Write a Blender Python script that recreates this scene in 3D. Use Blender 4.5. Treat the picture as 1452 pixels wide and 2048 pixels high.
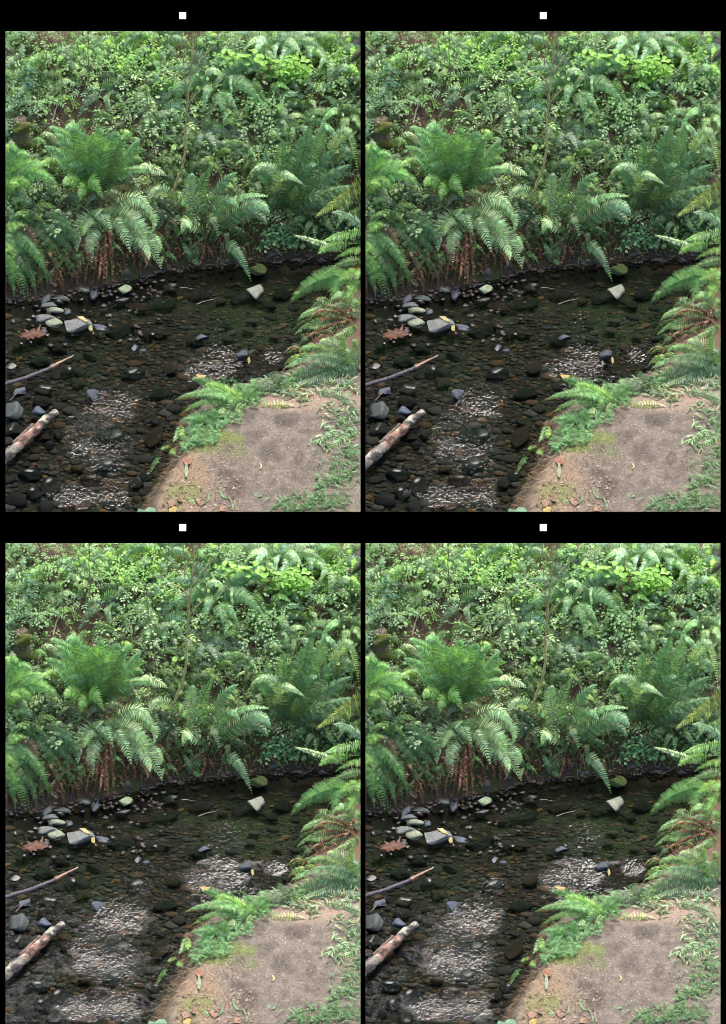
import bpy, math
import numpy as np

# ---------------------------------------------------------------- camera, sky, sun, exposure
S = 3.0 / 710.0                      # metres per photograph pixel
TH = math.radians(38.0)              # the view looks down at 38 degrees
SI, CO = math.sin(TH), math.cos(TH)
ROW = 1024 * S / SI                  # the two rows of plots lie this far apart on the ground
HALF = 355 * S
WTOP = 961 * S

for o in list(bpy.data.objects):
    bpy.data.objects.remove(o)
scene = bpy.context.scene
COL = scene.collection

cam_d = bpy.data.cameras.new("camera")
cam = bpy.data.objects.new("camera", cam_d)
COL.objects.link(cam)
cam_d.type = 'ORTHO'
cam_d.ortho_scale = 2048 * S
wc = (2047.5 - 1024) * S
cam.location = (0.0, wc / SI - 30 * CO, 30 * SI)
cam.rotation_euler = (math.radians(90) - TH, 0, 0)
cam_d.clip_end = 400
scene.camera = cam

SUN_EL, SUN_AZ = math.radians(66), math.radians(15)      # from behind the hill, a little to the right
world = bpy.data.worlds.new("World")
scene.world = world
world.use_nodes = True
wn = world.node_tree
sky = wn.nodes.new("ShaderNodeTexSky")
sky.sky_type = 'NISHITA'
sky.sun_disc = False
sky.sun_elevation = SUN_EL
sky.sun_rotation = SUN_AZ
sky.air_density = 1.0
sky.dust_density = 5.0
bg = wn.nodes["Background"]
bg.inputs[1].default_value = 0.15
wn.links.new(sky.outputs[0], bg.inputs[0])

sun_d = bpy.data.lights.new("sun", 'SUN')
sun_d.energy = 1.5
sun_d.angle = math.radians(36)
sun_d.color = (1.0, 0.97, 0.94)
sun = bpy.data.objects.new("sun", sun_d)
COL.objects.link(sun)
from mathutils import Vector
sdir = Vector((math.sin(SUN_AZ) * math.cos(SUN_EL), math.cos(SUN_AZ) * math.cos(SUN_EL), math.sin(SUN_EL)))
sun.rotation_euler = sdir.to_track_quat('Z', 'Y').to_euler()

vs = scene.view_settings
vs.view_transform = 'Standard'
vs.look = 'None'
vs.exposure = 1.82
vs.gamma = 1.0
scene.cycles.max_bounces = 8
scene.cycles.pixel_filter_type = 'BLACKMAN_HARRIS'
scene.cycles.filter_width = 0.95
scene.cycles.use_denoising = True
scene.cycles.denoiser = 'OPENIMAGEDENOISE'
scene.cycles.denoising_prefilter = 'ACCURATE'
scene.cycles.sample_clamp_indirect = 6.0
scene.cycles.use_adaptive_sampling = False
scene.cycles.transparent_max_bounces = 12
scene.cycles.caustics_reflective = False
scene.cycles.caustics_refractive = False

# ---------------------------------------------------------------- materials
def new_mat(name):
    m = bpy.data.materials.new(name)
    m.use_nodes = True
    nt = m.node_tree
    nt.nodes.clear()
    out = nt.nodes.new("ShaderNodeOutputMaterial")
    return m, nt, out

def nd(nt, t, **kw):
    n = nt.nodes.new(t)
    for k, v in kw.items():
        setattr(n, k, v)
    return n

def col_noise(nt, scale, lo, hi, detail=3, dist=0.0, attr="Col"):
    """vertex colour times a noise between lo and hi"""
    a = nd(nt, "ShaderNodeAttribute", attribute_name=attr)
    tc = nd(nt, "ShaderNodeNewGeometry")
    n = nd(nt, "ShaderNodeTexNoise")
    n.inputs["Scale"].default_value = scale
    n.inputs["Detail"].default_value = detail
    n.inputs["Distortion"].default_value = dist
    nt.links.new(tc.outputs["Position"], n.inputs["Vector"])
    mr = nd(nt, "ShaderNodeMapRange")
    mr.inputs["From Min"].default_value = 0.3
    mr.inputs["From Max"].default_value = 0.7
    mr.inputs["To Min"].default_value = lo
    mr.inputs["To Max"].default_value = hi
    nt.links.new(n.outputs["Fac"], mr.inputs["Value"])
    mul = nd(nt, "ShaderNodeVectorMath", operation='SCALE')
    nt.links.new(a.outputs["Color"], mul.inputs[0])
    nt.links.new(mr.outputs[0], mul.inputs["Scale"])
    return mul.outputs[0], n, tc

def leaf_mat(name, trans=0.35, rough=0.5, spec=0.28):
    m, nt, out = new_mat(name)
    c, n, g = col_noise(nt, 35, 0.75, 1.25, 2)
    p = nd(nt, "ShaderNodeBsdfPrincipled")
    p.inputs["Roughness"].default_value = rough
    p.inputs["Specular IOR Level"].default_value = spec
    nt.links.new(c, p.inputs["Base Color"])
    t = nd(nt, "ShaderNodeBsdfTranslucent")
    tm = nd(nt, "ShaderNodeVectorMath", operation='MULTIPLY')
    tm.inputs[1].default_value = (1.25, 1.3, 0.6)
    nt.links.new(c, tm.inputs[0])
    nt.links.new(tm.outputs[0], t.inputs["Color"])
    mx = nd(nt, "ShaderNodeMixShader")
    mx.inputs[0].default_value = trans
    nt.links.new(p.outputs[0], mx.inputs[1])
    nt.links.new(t.outputs[0], mx.inputs[2])
    nt.links.new(mx.outputs[0], out.inputs[0])
    return m

def rough_mat(name, scale, lo, hi, rough=0.85, bump=0.3, bscale=120, bdist=0.004, detail=5, spec=0.3):
    m, nt, out = new_mat(name)
    c, n, g = col_noise(nt, scale, lo, hi, detail, 0.3)
    p = nd(nt, "ShaderNodeBsdfPrincipled")
    p.inputs["Roughness"].default_value = rough
    p.inputs["Specular IOR Level"].default_value = spec
    nt.links.new(c, p.inputs["Base Color"])
    b = nd(nt, "ShaderNodeBump")
    b.inputs["Strength"].default_value = bump
    b.inputs["Distance"].default_value = bdist
    n2 = nd(nt, "ShaderNodeTexNoise")
    n2.inputs["Scale"].default_value = bscale
    n2.inputs["Detail"].default_value = 4
    nt.links.new(g.outputs["Position"], n2.inputs["Vector"])
    nt.links.new(n2.outputs["Fac"], b.inputs["Height"])
    nt.links.new(b.outputs[0], p.inputs["Normal"])
    nt.links.new(p.outputs[0], out.inputs[0])
    return m, nt, p, c, g

M = {}
M['leaf'] = leaf_mat("green_leaf")
M['frond'] = leaf_mat("fern_blade", 0.42, 0.42, 0.45)
M['dead'] = leaf_mat("dead_leaf", 0.15, 0.8, 0.2)
M['bark'] = rough_mat("bark", 40, 0.55, 1.5, 0.8, 0.7, 90, 0.006)[0]
M['soil'] = rough_mat("soil", 55, 0.72, 1.28, 0.95, 0.8, 160, 0.006, 8, 0.15)[0]
M['moss'] = rough_mat("moss", 120, 0.5, 1.6, 0.95, 1.0, 250, 0.01)[0]
m, nt, p, c, g = rough_mat("stone", 60, 0.7, 1.35, 0.6, 0.4, 110, 0.004)
M['stone'] = m
# stones are wet and dark up to just above the waterline
sx = nd(nt, "ShaderNodeSeparateXYZ")
nt.links.new(g.outputs["Position"], sx.inputs[0])
nz = nd(nt, "ShaderNodeTexNoise"); nz.inputs["Scale"].default_value = 18
nt.links.new(g.outputs["Position"], nz.inputs["Vector"])
ad = nd(nt, "ShaderNodeMath", operation='MULTIPLY_ADD')
ad.inputs[1].default_value = -0.03
nt.links.new(nz.outputs["Fac"], ad.inputs[0])
nt.links.new(sx.outputs[2], ad.inputs[2])
wet = nd(nt, "ShaderNodeMapRange")
wet.inputs["From Min"].default_value = -0.008
wet.inputs["From Max"].default_value = 0.010
wet.inputs["To Min"].default_value = 0.3
wet.inputs["To Max"].default_value = 1.0
nt.links.new(ad.outputs[0], wet.inputs["Value"])
sc = nd(nt, "ShaderNodeVectorMath", operation='SCALE')
nt.links.new(c, sc.inputs[0]); nt.links.new(wet.outputs[0], sc.inputs["Scale"])
nt.links.new(sc.outputs[0], p.inputs["Base Color"])
rr = nd(nt, "ShaderNodeMapRange")
rr.inputs["From Min"].default_value = 0.3
rr.inputs["To Min"].default_value = 0.3
rr.inputs["To Max"].default_value = 0.7
nt.links.new(wet.outputs[0], rr.inputs["Value"])
under = nd(nt, "ShaderNodeMath", operation='LESS_THAN'); under.inputs[1].default_value = 0.0
nt.links.new(sx.outputs[2], under.inputs[0])
rx_ = nd(nt, "ShaderNodeMath", operation='MULTIPLY_ADD'); rx_.inputs[1].default_value = 0.7; rx_.use_clamp = True
nt.links.new(under.outputs[0], rx_.inputs[0])
nt.links.new(rr.outputs[0], rx_.inputs[2])
nt.links.new(rx_.outputs[0], p.inputs["Roughness"])

# water: a clear, faintly green-brown sheet that mirrors the sky; ripples where the attribute says
m, nt, out = new_mat("water")
M['water'] = m
geo = nd(nt, "ShaderNodeNewGeometry")
at = nd(nt, "ShaderNodeAttribute", attribute_name="Col")
sp = nd(nt, "ShaderNodeSeparateColor")
nt.links.new(at.outputs["Color"], sp.inputs[0])
mp = nd(nt, "ShaderNodeMapping")
mp.inputs["Scale"].default_value = (1.0, 0.65, 1.0)
nt.links.new(geo.outputs["Position"], mp.inputs[0])
n1 = nd(nt, "ShaderNodeTexNoise"); n1.inputs["Scale"].default_value = 38; n1.inputs["Detail"].default_value = 1.0; n1.inputs["Distortion"].default_value = 0.8
n2 = nd(nt, "ShaderNodeTexNoise"); n2.inputs["Scale"].default_value = 9; n2.inputs["Detail"].default_value = 2
nt.links.new(mp.outputs[0], n1.inputs["Vector"]); nt.links.new(mp.outputs[0], n2.inputs["Vector"])
h1 = nd(nt, "ShaderNodeMath", operation='MULTIPLY')
nt.links.new(n1.outputs["Fac"], h1.inputs[0]); nt.links.new(sp.outputs[0], h1.inputs[1])
h2 = nd(nt, "ShaderNodeMath", operation='MULTIPLY_ADD')
h2.inputs[1].default_value = 0.10
nt.links.new(n2.outputs["Fac"], h2.inputs[0]); nt.links.new(h1.outputs[0], h2.inputs[2])
bp = nd(nt, "ShaderNodeBump")
bp.inputs["Strength"].default_value = 1.0
bp.inputs["Distance"].default_value = 0.024
nt.links.new(h2.outputs[0], bp.inputs["Height"])
fr = nd(nt, "ShaderNodeFresnel"); fr.inputs["IOR"].default_value = 1.40
nt.links.new(bp.outputs[0], fr.inputs["Normal"])
gl = nd(nt, "ShaderNodeBsdfGlossy"); gl.inputs["Roughness"].default_value = 0.06
nt.links.new(bp.outputs[0], gl.inputs["Normal"])
tr = nd(nt, "ShaderNodeBsdfTransparent"); tr.inputs["Color"].default_value = (0.62, 0.68, 0.64, 1)
mx = nd(nt, "ShaderNodeMixShader")
nt.links.new(fr.outputs[0], mx.inputs[0]); nt.links.new(tr.outputs[0], mx.inputs[1]); nt.links.new(gl.outputs[0], mx.inputs[2])
nt.links.new(mx.outputs[0], out.inputs[0])

m, nt, out = new_mat("matt_black")
p = nd(nt, "ShaderNodeBsdfPrincipled")
p.inputs["Base Color"].default_value = (0, 0, 0, 1); p.inputs["Roughness"].default_value = 1; p.inputs["Specular IOR Level"].default_value = 0
nt.links.new(p.outputs[0], out.inputs[0]); M['black'] = m
m, nt, out = new_mat("white_enamel")
p = nd(nt, "ShaderNodeBsdfPrincipled")
p.inputs["Base Color"].default_value = (0.93, 0.93, 0.93, 1); p.inputs["Roughness"].default_value = 0.6
nt.links.new(p.outputs[0], out.inputs[0]); M['white'] = m

# ---------------------------------------------------------------- noise and terrain
def vnoise(x, y, seed=0):
    x = np.asarray(x, float); y = np.asarray(y, float)
    xi = np.floor(x).astype(np.int64); yi = np.floor(y).astype(np.int64)
    fx = x - xi; fy = y - yi
    fx = fx * fx * (3 - 2 * fx); fy = fy * fy * (3 - 2 * fy)
    def h(a, b):
        n = (a * 374761393 + b * 668265263 + seed * 1442695041) & 0x7fffffff
        n = ((n ^ (n >> 13)) * 1274126177) & 0x7fffffff
        return ((n ^ (n >> 16)) & 0xffff) / 65535.0
    return (h(xi, yi) * (1 - fx) + h(xi + 1, yi) * fx) * (1 - fy) + (h(xi, yi + 1) * (1 - fx) + h(xi + 1, yi + 1) * fx) * fy

def fbm(x, y, seed=0, oct=4):
    r = 0; a = 0.5
    for k in range(oct):
        r = r + a * vnoise(x * 2 ** k, y * 2 ** k, seed + k * 7); a *= 0.5
    return r

def sm(t):
    t = np.clip(t, 0, 1); return t * t * (3 - 2 * t)

def V2Y(v): return (961 - np.asarray(v, float)) * S / SI       # water-level ground distance of an image row
def U2X(u): return (np.asarray(u, float) - 355) * S

SH_U = [-80, 0, 100, 160, 200, 300, 340, 420, 520, 600, 790]
SH_V = [546, 542, 533, 520, 512, 484, 476, 470, 462, 455, 450]
BK_V = [990, 961, 930, 870, 800, 765, 740, 722, 705, 690, 650, 600, 560, 520, 480, 450, 440]
BK_U = [268, 276, 292, 328, 345, 372, 410, 460, 520, 560, 592, 604, 622, 655, 690, 760, 900]

def shore_y(x):
    return V2Y(np.interp(np.asarray(x) / S + 355, SH_U, SH_V)) + 0.05 * (vnoise(np.asarray(x) * 9, 3.3, 5) - 0.5)
def bank_x(y):
    v = 961 - np.asarray(y) * SI / S
    return U2X(np.interp(-v, [-a for a in BK_V], BK_U)) + 0.05 * (vnoise(np.asarray(y) * 10, 1.7, 6) - 0.5) + 0.035 * (vnoise(np.asarray(y) * 31, 5.7, 16) - 0.5)

def terr(x, y):
    x = np.asarray(x, float); y = np.asarray(y, float)
    bed = -0.085 + 0.035 * (fbm(x * 4, y * 4, 2) - 0.5)
    d = y - shore_y(x)
    hn = fbm(x * 3.1, y * 3.1, 9) - 0.45
    hill = np.where(d < 0, 0.5 * d, 0.27 * sm(d / 0.2) + 0.60 * np.maximum(0, d - 0.08) + hn * 0.22 * sm(d / 0.4)
                    + 0.05 * (vnoise(x * 14, y * 14, 4) - 0.5) * sm(d / 0.2))
    b = x - bank_x(y)
    bank = np.where(b < 0, 0.7 * b, 0.13 * sm(b / 0.16) * (.75 + .5 * vnoise(x * 17, y * 17, 66)) ** sm(1 - b / .3) + 0.03 * (fbm(x * 5, y * 5, 3) - 0.5) * sm(b / 0.1)
                    + 0.006 * (fbm(x * 30, y * 30, 8) - 0.5))
    return np.maximum(np.maximum(bed, hill), bank)

def bankm(x, y):
    return sm((np.asarray(x) - bank_x(y)) / 0.12)

def delta(x, y):
    """how far the second pair of plots differs sideways (the photograph's own small shift), metres"""
    v = 961 - np.asarray(y) * SI / S
    return S * (2 + np.maximum(0, v - 518) * 0.037 + 9 * bankm(x, y) * np.clip((v - 600) / 150, 0, 1))

def W(X, Y):
    return (np.asarray(X, float) - 11 - 355) * S, (961 - (np.asarray(Y, float) - 62)) * S

def P3(X, Y, y):
    """point at distance y over the ground that the photograph shows at (X, Y)"""
    x, w = W(X, Y)
    return np.array([float(x), y, (float(w) - y * SI) / CO])

def G(X, Y, h=0.0):
    X = np.atleast_1d(np.asarray(X, float)); Y = np.atleast_1d(np.asarray(Y, float))
    x, w = W(X, Y); w = w - h * CO
    ys = np.linspace(-0.6, 6.2, 700)
    out = np.empty((len(x), 3))
    for k in range(0, len(x), 400):
        xx = x[k:k + 400, None]; ww = w[k:k + 400, None] if np.ndim(w) else w
        z = terr(xx, ys[None, :])
        hit = z * CO + ys[None, :] * SI >= ww
        i = np.argmax(hit, axis=1)
        out[k:k + 400, 0] = xx[:, 0]; out[k:k + 400, 1] = ys[i]
        out[k:k + 400, 2] = (ww[:, 0] - ys[i] * SI) / CO + h
    return out if len(x) > 1 else out[0]

# ---------------------------------------------------------------- mesh arrays
class D:
    """vertices, quads, triangles and a colour for every vertex"""
    def __init__(s):
        s.V = []; s.Q = []; s.T = []; s.C = []; s.n = 0
    def add(s, V, Q=None, T=None, C=(1, 1, 1)):
        V = np.asarray(V, float).reshape(-1, 3)
        C = np.asarray(C, float)
        if C.ndim == 1: C = np.tile(C, (len(V), 1))
        s.V.append(V); s.C.append(C)
        if Q is not None and len(Q): s.Q.append(np.asarray(Q, int).reshape(-1, 4) + s.n)
        if T is not None and len(T): s.T.append(np.asarray(T, int).reshape(-1, 3) + s.n)
        s.n += len(V)
        return s
    def join(s, o):
        return s.add(*o.arr())
    def arr(s):
        V = np.concatenate(s.V) if s.V else np.zeros((0, 3)); C = np.concatenate(s.C) if s.C else np.zeros((0, 3))
        Q = np.concatenate(s.Q) if s.Q else np.zeros((0, 4), int); T = np.concatenate(s.T) if s.T else np.zeros((0, 3), int)
        return V, Q, T, C

def crop(V, Q, T, C):
    """keep what lies inside the image panel; crossing faces are clamped to its edges"""
    w = V[:, 1] * SI + V[:, 2] * CO
    codes = (V[:, 0] < -HALF) * 1 + (V[:, 0] > HALF) * 2 + (w < 0) * 4 + (w > WTOP) * 8
    if not codes.any(): return V, Q, T, C, False
    def keep(F):
        if not len(F): return F
        a = codes[F[:, 0]]
        for k in range(1, F.shape[1]): a = a & codes[F[:, k]]
        return F[a == 0]
    Q = keep(Q); T = keep(T)
    V = V.copy()
    V[:, 0] = np.clip(V[:, 0], -HALF, HALF)
    dw = np.clip(w, 0, WTOP) - w
    V[:, 1] += dw * SI; V[:, 2] += dw * CO
    used = np.zeros(len(V), bool)
    if len(Q): used[Q.ravel()] = True
    if len(T): used[T.ravel()] = True
    idx = np.cumsum(used) - 1
    return V[used], idx[Q] if len(Q) else Q, idx[T] if len(T) else T, C[used], True

def to_mesh(name, V, Q, T, C, mat, smooth):
    if mat in ('leaf', 'frond') and len(C):
        g = C @ np.array([.3, .6, .1]); f = np.clip((C[:, 1] - C[:, 0]) / np.maximum(C[:, 1], 1e-3), 0, 1)[:, None] * .30
        C = (C * (1 - f) + (g * 1.15)[:, None] * f) * np.array([1.10, 1.04, 1.02])
    me = bpy.data.meshes.new(name)
    nq, ntr = len(Q), len(T)
    me.vertices.add(len(V)); me.vertices.foreach_set("co", V.astype(np.float32).ravel())
    loops = np.concatenate([Q.ravel(), T.ravel()]).astype(np.int32)
    me.loops.add(len(loops)); me.loops.foreach_set("vertex_index", loops)
    me.polygons.add(nq + ntr)
    st = np.concatenate([np.arange(nq) * 4, nq * 4 + np.arange(ntr) * 3]).astype(np.int32)
    me.polygons.foreach_set("loop_start", st)
    me.polygons.foreach_set("use_smooth", np.full(nq + ntr, smooth, dtype=bool))
    a = me.color_attributes.new("Col", 'FLOAT_COLOR', 'POINT')
    a.data.foreach_set("color", np.concatenate([C, np.ones((len(C), 1))], axis=1).astype(np.float32).ravel())
    me.materials.append(M[mat])
    me.update(calc_edges=True)
    me.validate()
    return me

PANELS = [("upper left view", 11 + 355, 1, 0), ("upper right view", 731 + 355, 1, 1),
          ("lower left view", 11 + 355, 0, 1), ("lower right view", 731 + 355, 0, 0)]
THINGS = []

def thing(name, label, cat, origin, parts, group=None, kind=None, sheared=False, shared=False):
    """parts: list of (part name, D, material, smooth, children or label)
    a single part named None makes the thing one mesh"""
    THINGS.append(dict(name=name, label=label, cat=cat, o=np.array(origin, float), parts=parts, group=group, kind=kind, sheared=sheared, shared=shared))

def prepare():
    seen = {}
    for t in THINGS:
        for var in (0, 1):
            sh = np.array([float(delta(t['o'][0], t['o'][1])), 0, 0]) if var and not t['sheared'] else np.zeros(3)
            built = []
            for pi, prt in enumerate(t['parts']):
                pname, d, mat, smooth = prt[:4]
                par = prt[4] if len(prt) > 4 else None
                V, Q, T, C = d.arr()
                V2 = V + sh
                if var and t['sheared']:
                    V2 = V.copy(); V2[:, 0] += delta(V[:, 0], V[:, 1])
                V2, Q2, T2, C2, cut = crop(V2, Q, T, C)
                if not len(Q2) and not len(T2):
                    built.append(None); continue
                key = (id(t), pi)
                if not cut and not t['sheared'] and key in seen:
                    me = seen[key]
                else:
                    me = to_mesh(pname or t['name'], V2 - (t['o'] + sh), Q2, T2, C2, mat, smooth)
                    if not cut: seen[key] = me
                built.append((pname, me, par))
            t.setdefault('built', {})[var] = (t['o'] + sh, built)

def emit():
    for t in THINGS:
        for pn, px, row, var in PANELS:
            loc, built = t['built'][var]
            if not any(built): continue
            off = np.array([(px - 726) * S, ROW * row, 0])
            single = t['parts'][0][0] is None
            alive = [b for b in built if b]
            if not single and len(alive) == 1:
                root = bpy.data.objects.new(t['name'], alive[0][1]); COL.objects.link(root); rest = []
            elif single:
                if not built[0]: continue
                root = bpy.data.objects.new(t['name'], built[0][1]); COL.objects.link(root)
                rest = [(i, b) for i, b in enumerate(built) if b and i > 0]
            else:
                root = bpy.data.objects.new(t['name'], None); root.empty_display_size = 0.05; COL.objects.link(root)
                rest = [(i, b) for i, b in enumerate(built) if b]
            root.location = loc + off
            made = {}
            for i, (nm, me, par) in rest:
                o = bpy.data.objects.new(nm, me); COL.objects.link(o)
                o.parent = made.get(par, root) if par is not None else root
                made[i] = o
            if t['kind']: root['kind'] = t['kind']
            if t['label']:
                root['label'] = t['label'] + ", " + pn
            if t['cat']: root['category'] = t['cat']
            if t['group']: root['group'] = t['group']

# ---------------------------------------------------------------- shape builders
def nrm(v):
    v = np.asarray(v, float)
    return v / np.maximum(np.linalg.norm(v, axis=-1, keepdims=True), 1e-9)

def stamp(tv, tq, tt, pos, ex, ey, ez, sx, sy, sz, col, jitter=0.0, rs=None):
    """copies of a small template, one at each pos with its own frame, size and colour"""
    n = len(pos); k = len(tv)
    sx = np.broadcast_to(np.asarray(sx, float), (n,)); sy = np.broadcast_to(np.asarray(sy, float), (n,)); sz = np.broadcast_to(np.asarray(sz, float), (n,))
    V = (pos[:, None, :] + tv[None, :, 0:1] * (ex * sx[:, None])[:, None, :] + tv[None, :, 1:2] * (ey * sy[:, None])[:, None, :]
         + tv[None, :, 2:3] * (ez * sz[:, None])[:, None, :])
    base = (np.arange(n) * k)[:, None, None]
    Q = (np.asarray(tq)[None] + base).reshape(-1, 4) if len(tq) else None
    T = (np.asarray(tt)[None] + base).reshape(-1, 3) if len(tt) else None
    col = np.asarray(col, float)
    if col.ndim == 1: col = np.tile(col, (n, 1))
    C = np.repeat(col, k, axis=0)
    return V.reshape(-1, 3), Q, T, C

NARROW = (np.array([[0, 0, 0], [.35, -.5, .06], [1, 0, -.16], [.35, .5, .06], [.5, 0, -.02]]), [], [[0, 1, 4], [1, 2, 4], [2, 3, 4], [3, 0, 4]])
SWORD = (np.array([[0, -.3, 0], [0, .3, 0], [.3, -.5, .0], [.3, .5, .0], [.7, -.36, -.07], [.7, .36, -.07], [1, 0.05, -.2]]),
         [[0, 2, 3, 1], [2, 4, 5, 3]], [[4, 6, 5]])
KITE = (np.array([[0, 0, 0], [.45, -.5, .1], [1, 0, -.12], [.45, .5, .1], [.45, 0, 0]]), [], [[0, 1, 4], [1, 2, 4], [2, 3, 4], [3, 0, 4]])
OVAL = (np.array([[0, 0, 0], [.2, -.38, .06], [.55, -.5, .08], [.85, -.26, 0], [1.05, 0, -.1], [.85, .26, 0], [.55, .5, .08], [.2, .38, .06], [.5, 0, 0]]),
        [], [[0, 1, 8], [1, 2, 8], [2, 3, 8], [3, 4, 8], [4, 5, 8], [5, 6, 8], [6, 7, 8], [7, 0, 8]])
def comp_template():
    V = [[0, -.012, 0], [1, 0, -.1], [0, .012, 0]]; T = [[0, 1, 2]]; Q = []
    for a, s, L in ((.35, 1, .34), (.35, -1, .34), (.62, 1, .34), (.62, -1, .34), (.98, 0, .42)):
        o = np.array([a, 0, -.1 * a]); di = np.array([.45, s * .9, -.12]) if s else np.array([1, 0, -.2])
        di = di / np.linalg.norm(di); sd_ = np.array([-di[1], di[0], 0])
        n = len(V); w = L * .27
        V += [list(o), list(o + di * L * .45 - sd_ * w), list(o + di * L), list(o + di * L * .45 + sd_ * w)]
        Q.append([n, n + 1, n + 2, n + 3])
    return np.array(V, float), Q, T
COMP = comp_template()
def lady_template(k=7):
    V = [[0, -.03, 0], [1, 0, -.12], [0, .03, 0]]; T = [[0, 1, 2]]; Q = []
    for i in range(k):
        a = 0.06 + 0.88 * i / (k - 1); L = 0.62 * (1 - a * 0.92) + 0.05; wdt = 0.62 / k
        z = -.12 * a * a
        for s in (-1, 1):
            n = len(V)
            V += [[a - wdt * .5, 0, z], [a + L * .10, s * L * .6, z + .02], [a + L * .34, s * L, z - .04], [a + wdt * .7, 0, z]]
            Q.append([n, n + 1, n + 2, n + 3] if s > 0 else [n, n + 3, n + 2, n + 1])
    return np.array(V, float), Q, T
LADY = lady_template()

def tube(pts, r, col, sides=5, jit=0.0, rs=None, cap=True):
    pts = np.asarray(pts, float); n = len(pts)
    r = np.broadcast_to(np.asarray(r, float), (n,))
    t = np.gradient(pts, axis=0); t = nrm(t)
    ref = np.array([0, -0.5, 0.86])
    a = nrm(np.cross(t, ref)); b = np.cross(t, a)
    ang = np.arange(sides) * 2 * math.pi / sides
    ring = a[:, None, :] * np.cos(ang)[None, :, None] + b[:, None, :] * np.sin(ang)[None, :, None]
    rr = r[:, None, None]
    if jit and rs is not None: rr = rr * (1 + jit * rs.uniform(-1, 1, (n, sides, 1)))
    V = (pts[:, None, :] + ring * rr).reshape(-1, 3)
    Q = []
    for i in range(n - 1):
        for j in range(sides):
            k = (j + 1) % sides
            Q.append([i * sides + j, i * sides + k, (i + 1) * sides + k, (i + 1) * sides + j])
    T = []
    col = np.asarray(col, float)
    if col.ndim == 2: col = np.repeat(col, sides, axis=0)
    if cap:
        for e, base in ((0, 0), (1, (n - 1) * sides)):
            V = np.vstack([V, pts[0 if e == 0 else -1]])
            if col.ndim == 2: col = np.vstack([col, col[0 if e == 0 else -1]])
            for j in range(sides):
                k = (j + 1) % sides
                T.append([len(V) - 1, base + k, base + j] if e == 0 else [len(V) - 1, base + j, base + k])
    d = D(); d.add(V, Q, T, col)
    return d

def bez(p0, pm, p2, n):
    p0, pm, p2 = map(np.asarray, (p0, pm, p2))
    c = 2 * pm - 0.5 * (p0 + p2)
    t = np.linspace(0, 1, n)[:, None]
    return (1 - t) ** 2 * p0 + 2 * t * (1 - t) * c + t * t * p2

def smooth_path(pts, n):
    pts = np.asarray(pts, float)
    d = np.r_[0, np.cumsum(np.linalg.norm(np.diff(pts, axis=0), axis=1))]
    t = np.linspace(0, d[-1], n)
    q = np.stack([np.interp(t, d, pts[:, k]) for k in range(3)], 1)
    for _ in range(2):
        q[1:-1] = 0.25 * q[:-2] + 0.5 * q[1:-1] + 0.25 * q[2:]
    return q

def frond(p0, pm, p2, width, col, style='sword', roll=0.0, n=None, seed=0, bare=0.14, dens=1.0):
    rs = np.random.RandomState(seed + 11)
    m = 40
    path = bez(p0, pm, p2, m)
    L = np.linalg.norm(np.diff(path, axis=0), axis=1).sum()
    if style == 'lady':
        n = n or int(max(8, L / 0.020 * dens))
    else:
        n = n or int(max(10, L / 0.0205 * dens))
    d = D()
    stem = np.array(col) * 0.55 + np.array([.10, .07, .02]) * 0.6
    rad = np.linspace(0.0030, 0.0010, 12)
    d.join(tube(path[np.linspace(0, m - 1, 12).astype(int)], rad, stem, 4))
    t = np.linspace(bare, 0.995, n)
    pos = np.stack([np.interp(t, np.linspace(0, 1, m), path[:, k]) for k in range(3)], 1)
    tg = np.gradient(path, axis=0)
    tan = nrm(np.stack([np.interp(t, np.linspace(0, 1, m), tg[:, k]) for k in range(3)], 1))
    R = nrm(np.array([0.0, -0.55, 0.83]))
    side = nrm(np.cross(tan, R))
    up = np.cross(side, tan)
    ca, sa = math.cos(roll), math.sin(roll)
    side, up = side * ca + up * sa, up * ca - side * sa
    if style == 'lady':
        prof = np.minimum(1, (t - bare) / 0.22 + 0.35) * np.power(np.clip(1 - t, 0, 1), 0.75) * 1.25 + 0.04
        prof = np.minimum(prof, 1)
    else:
        prof = np.minimum(1, (t - bare) / 0.12 * 0.5 + 0.55) * np.power(np.clip(1 - t ** 2.2, 0, 1), 0.8) + 0.05
    sp = L / n
    for s in (-1, 1):
        lean = 0.18 + 0.75 * t ** 2 + rs.uniform(-.08, .08, n)
        droop = rs.uniform(0.0, 0.22, n) + (0.1 if style != 'dead' else rs.uniform(0.1, 0.9, n))
        ex = nrm(side * s + tan * lean[:, None] - up * droop[:, None])
        ez = nrm(up + 0.25 * rs.normal(size=(n, 3)) * (1 if style != 'dead' else 2.2))
        ey = nrm(np.cross(ez, ex)); ez = np.cross(ex, ey)
        ln = width * prof * rs.uniform(0.86, 1.1, n)
        if style == 'dead': ln = ln * rs.uniform(0.4, 1.0, n)
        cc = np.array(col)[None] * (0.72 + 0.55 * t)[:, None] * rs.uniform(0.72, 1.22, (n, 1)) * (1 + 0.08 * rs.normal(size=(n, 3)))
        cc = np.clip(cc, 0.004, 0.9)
        if style == 'lady':
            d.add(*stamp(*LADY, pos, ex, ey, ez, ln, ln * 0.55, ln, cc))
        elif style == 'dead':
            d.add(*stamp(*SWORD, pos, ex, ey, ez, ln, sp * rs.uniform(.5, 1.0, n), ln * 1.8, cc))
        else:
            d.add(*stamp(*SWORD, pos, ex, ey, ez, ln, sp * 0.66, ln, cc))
    return d

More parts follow.
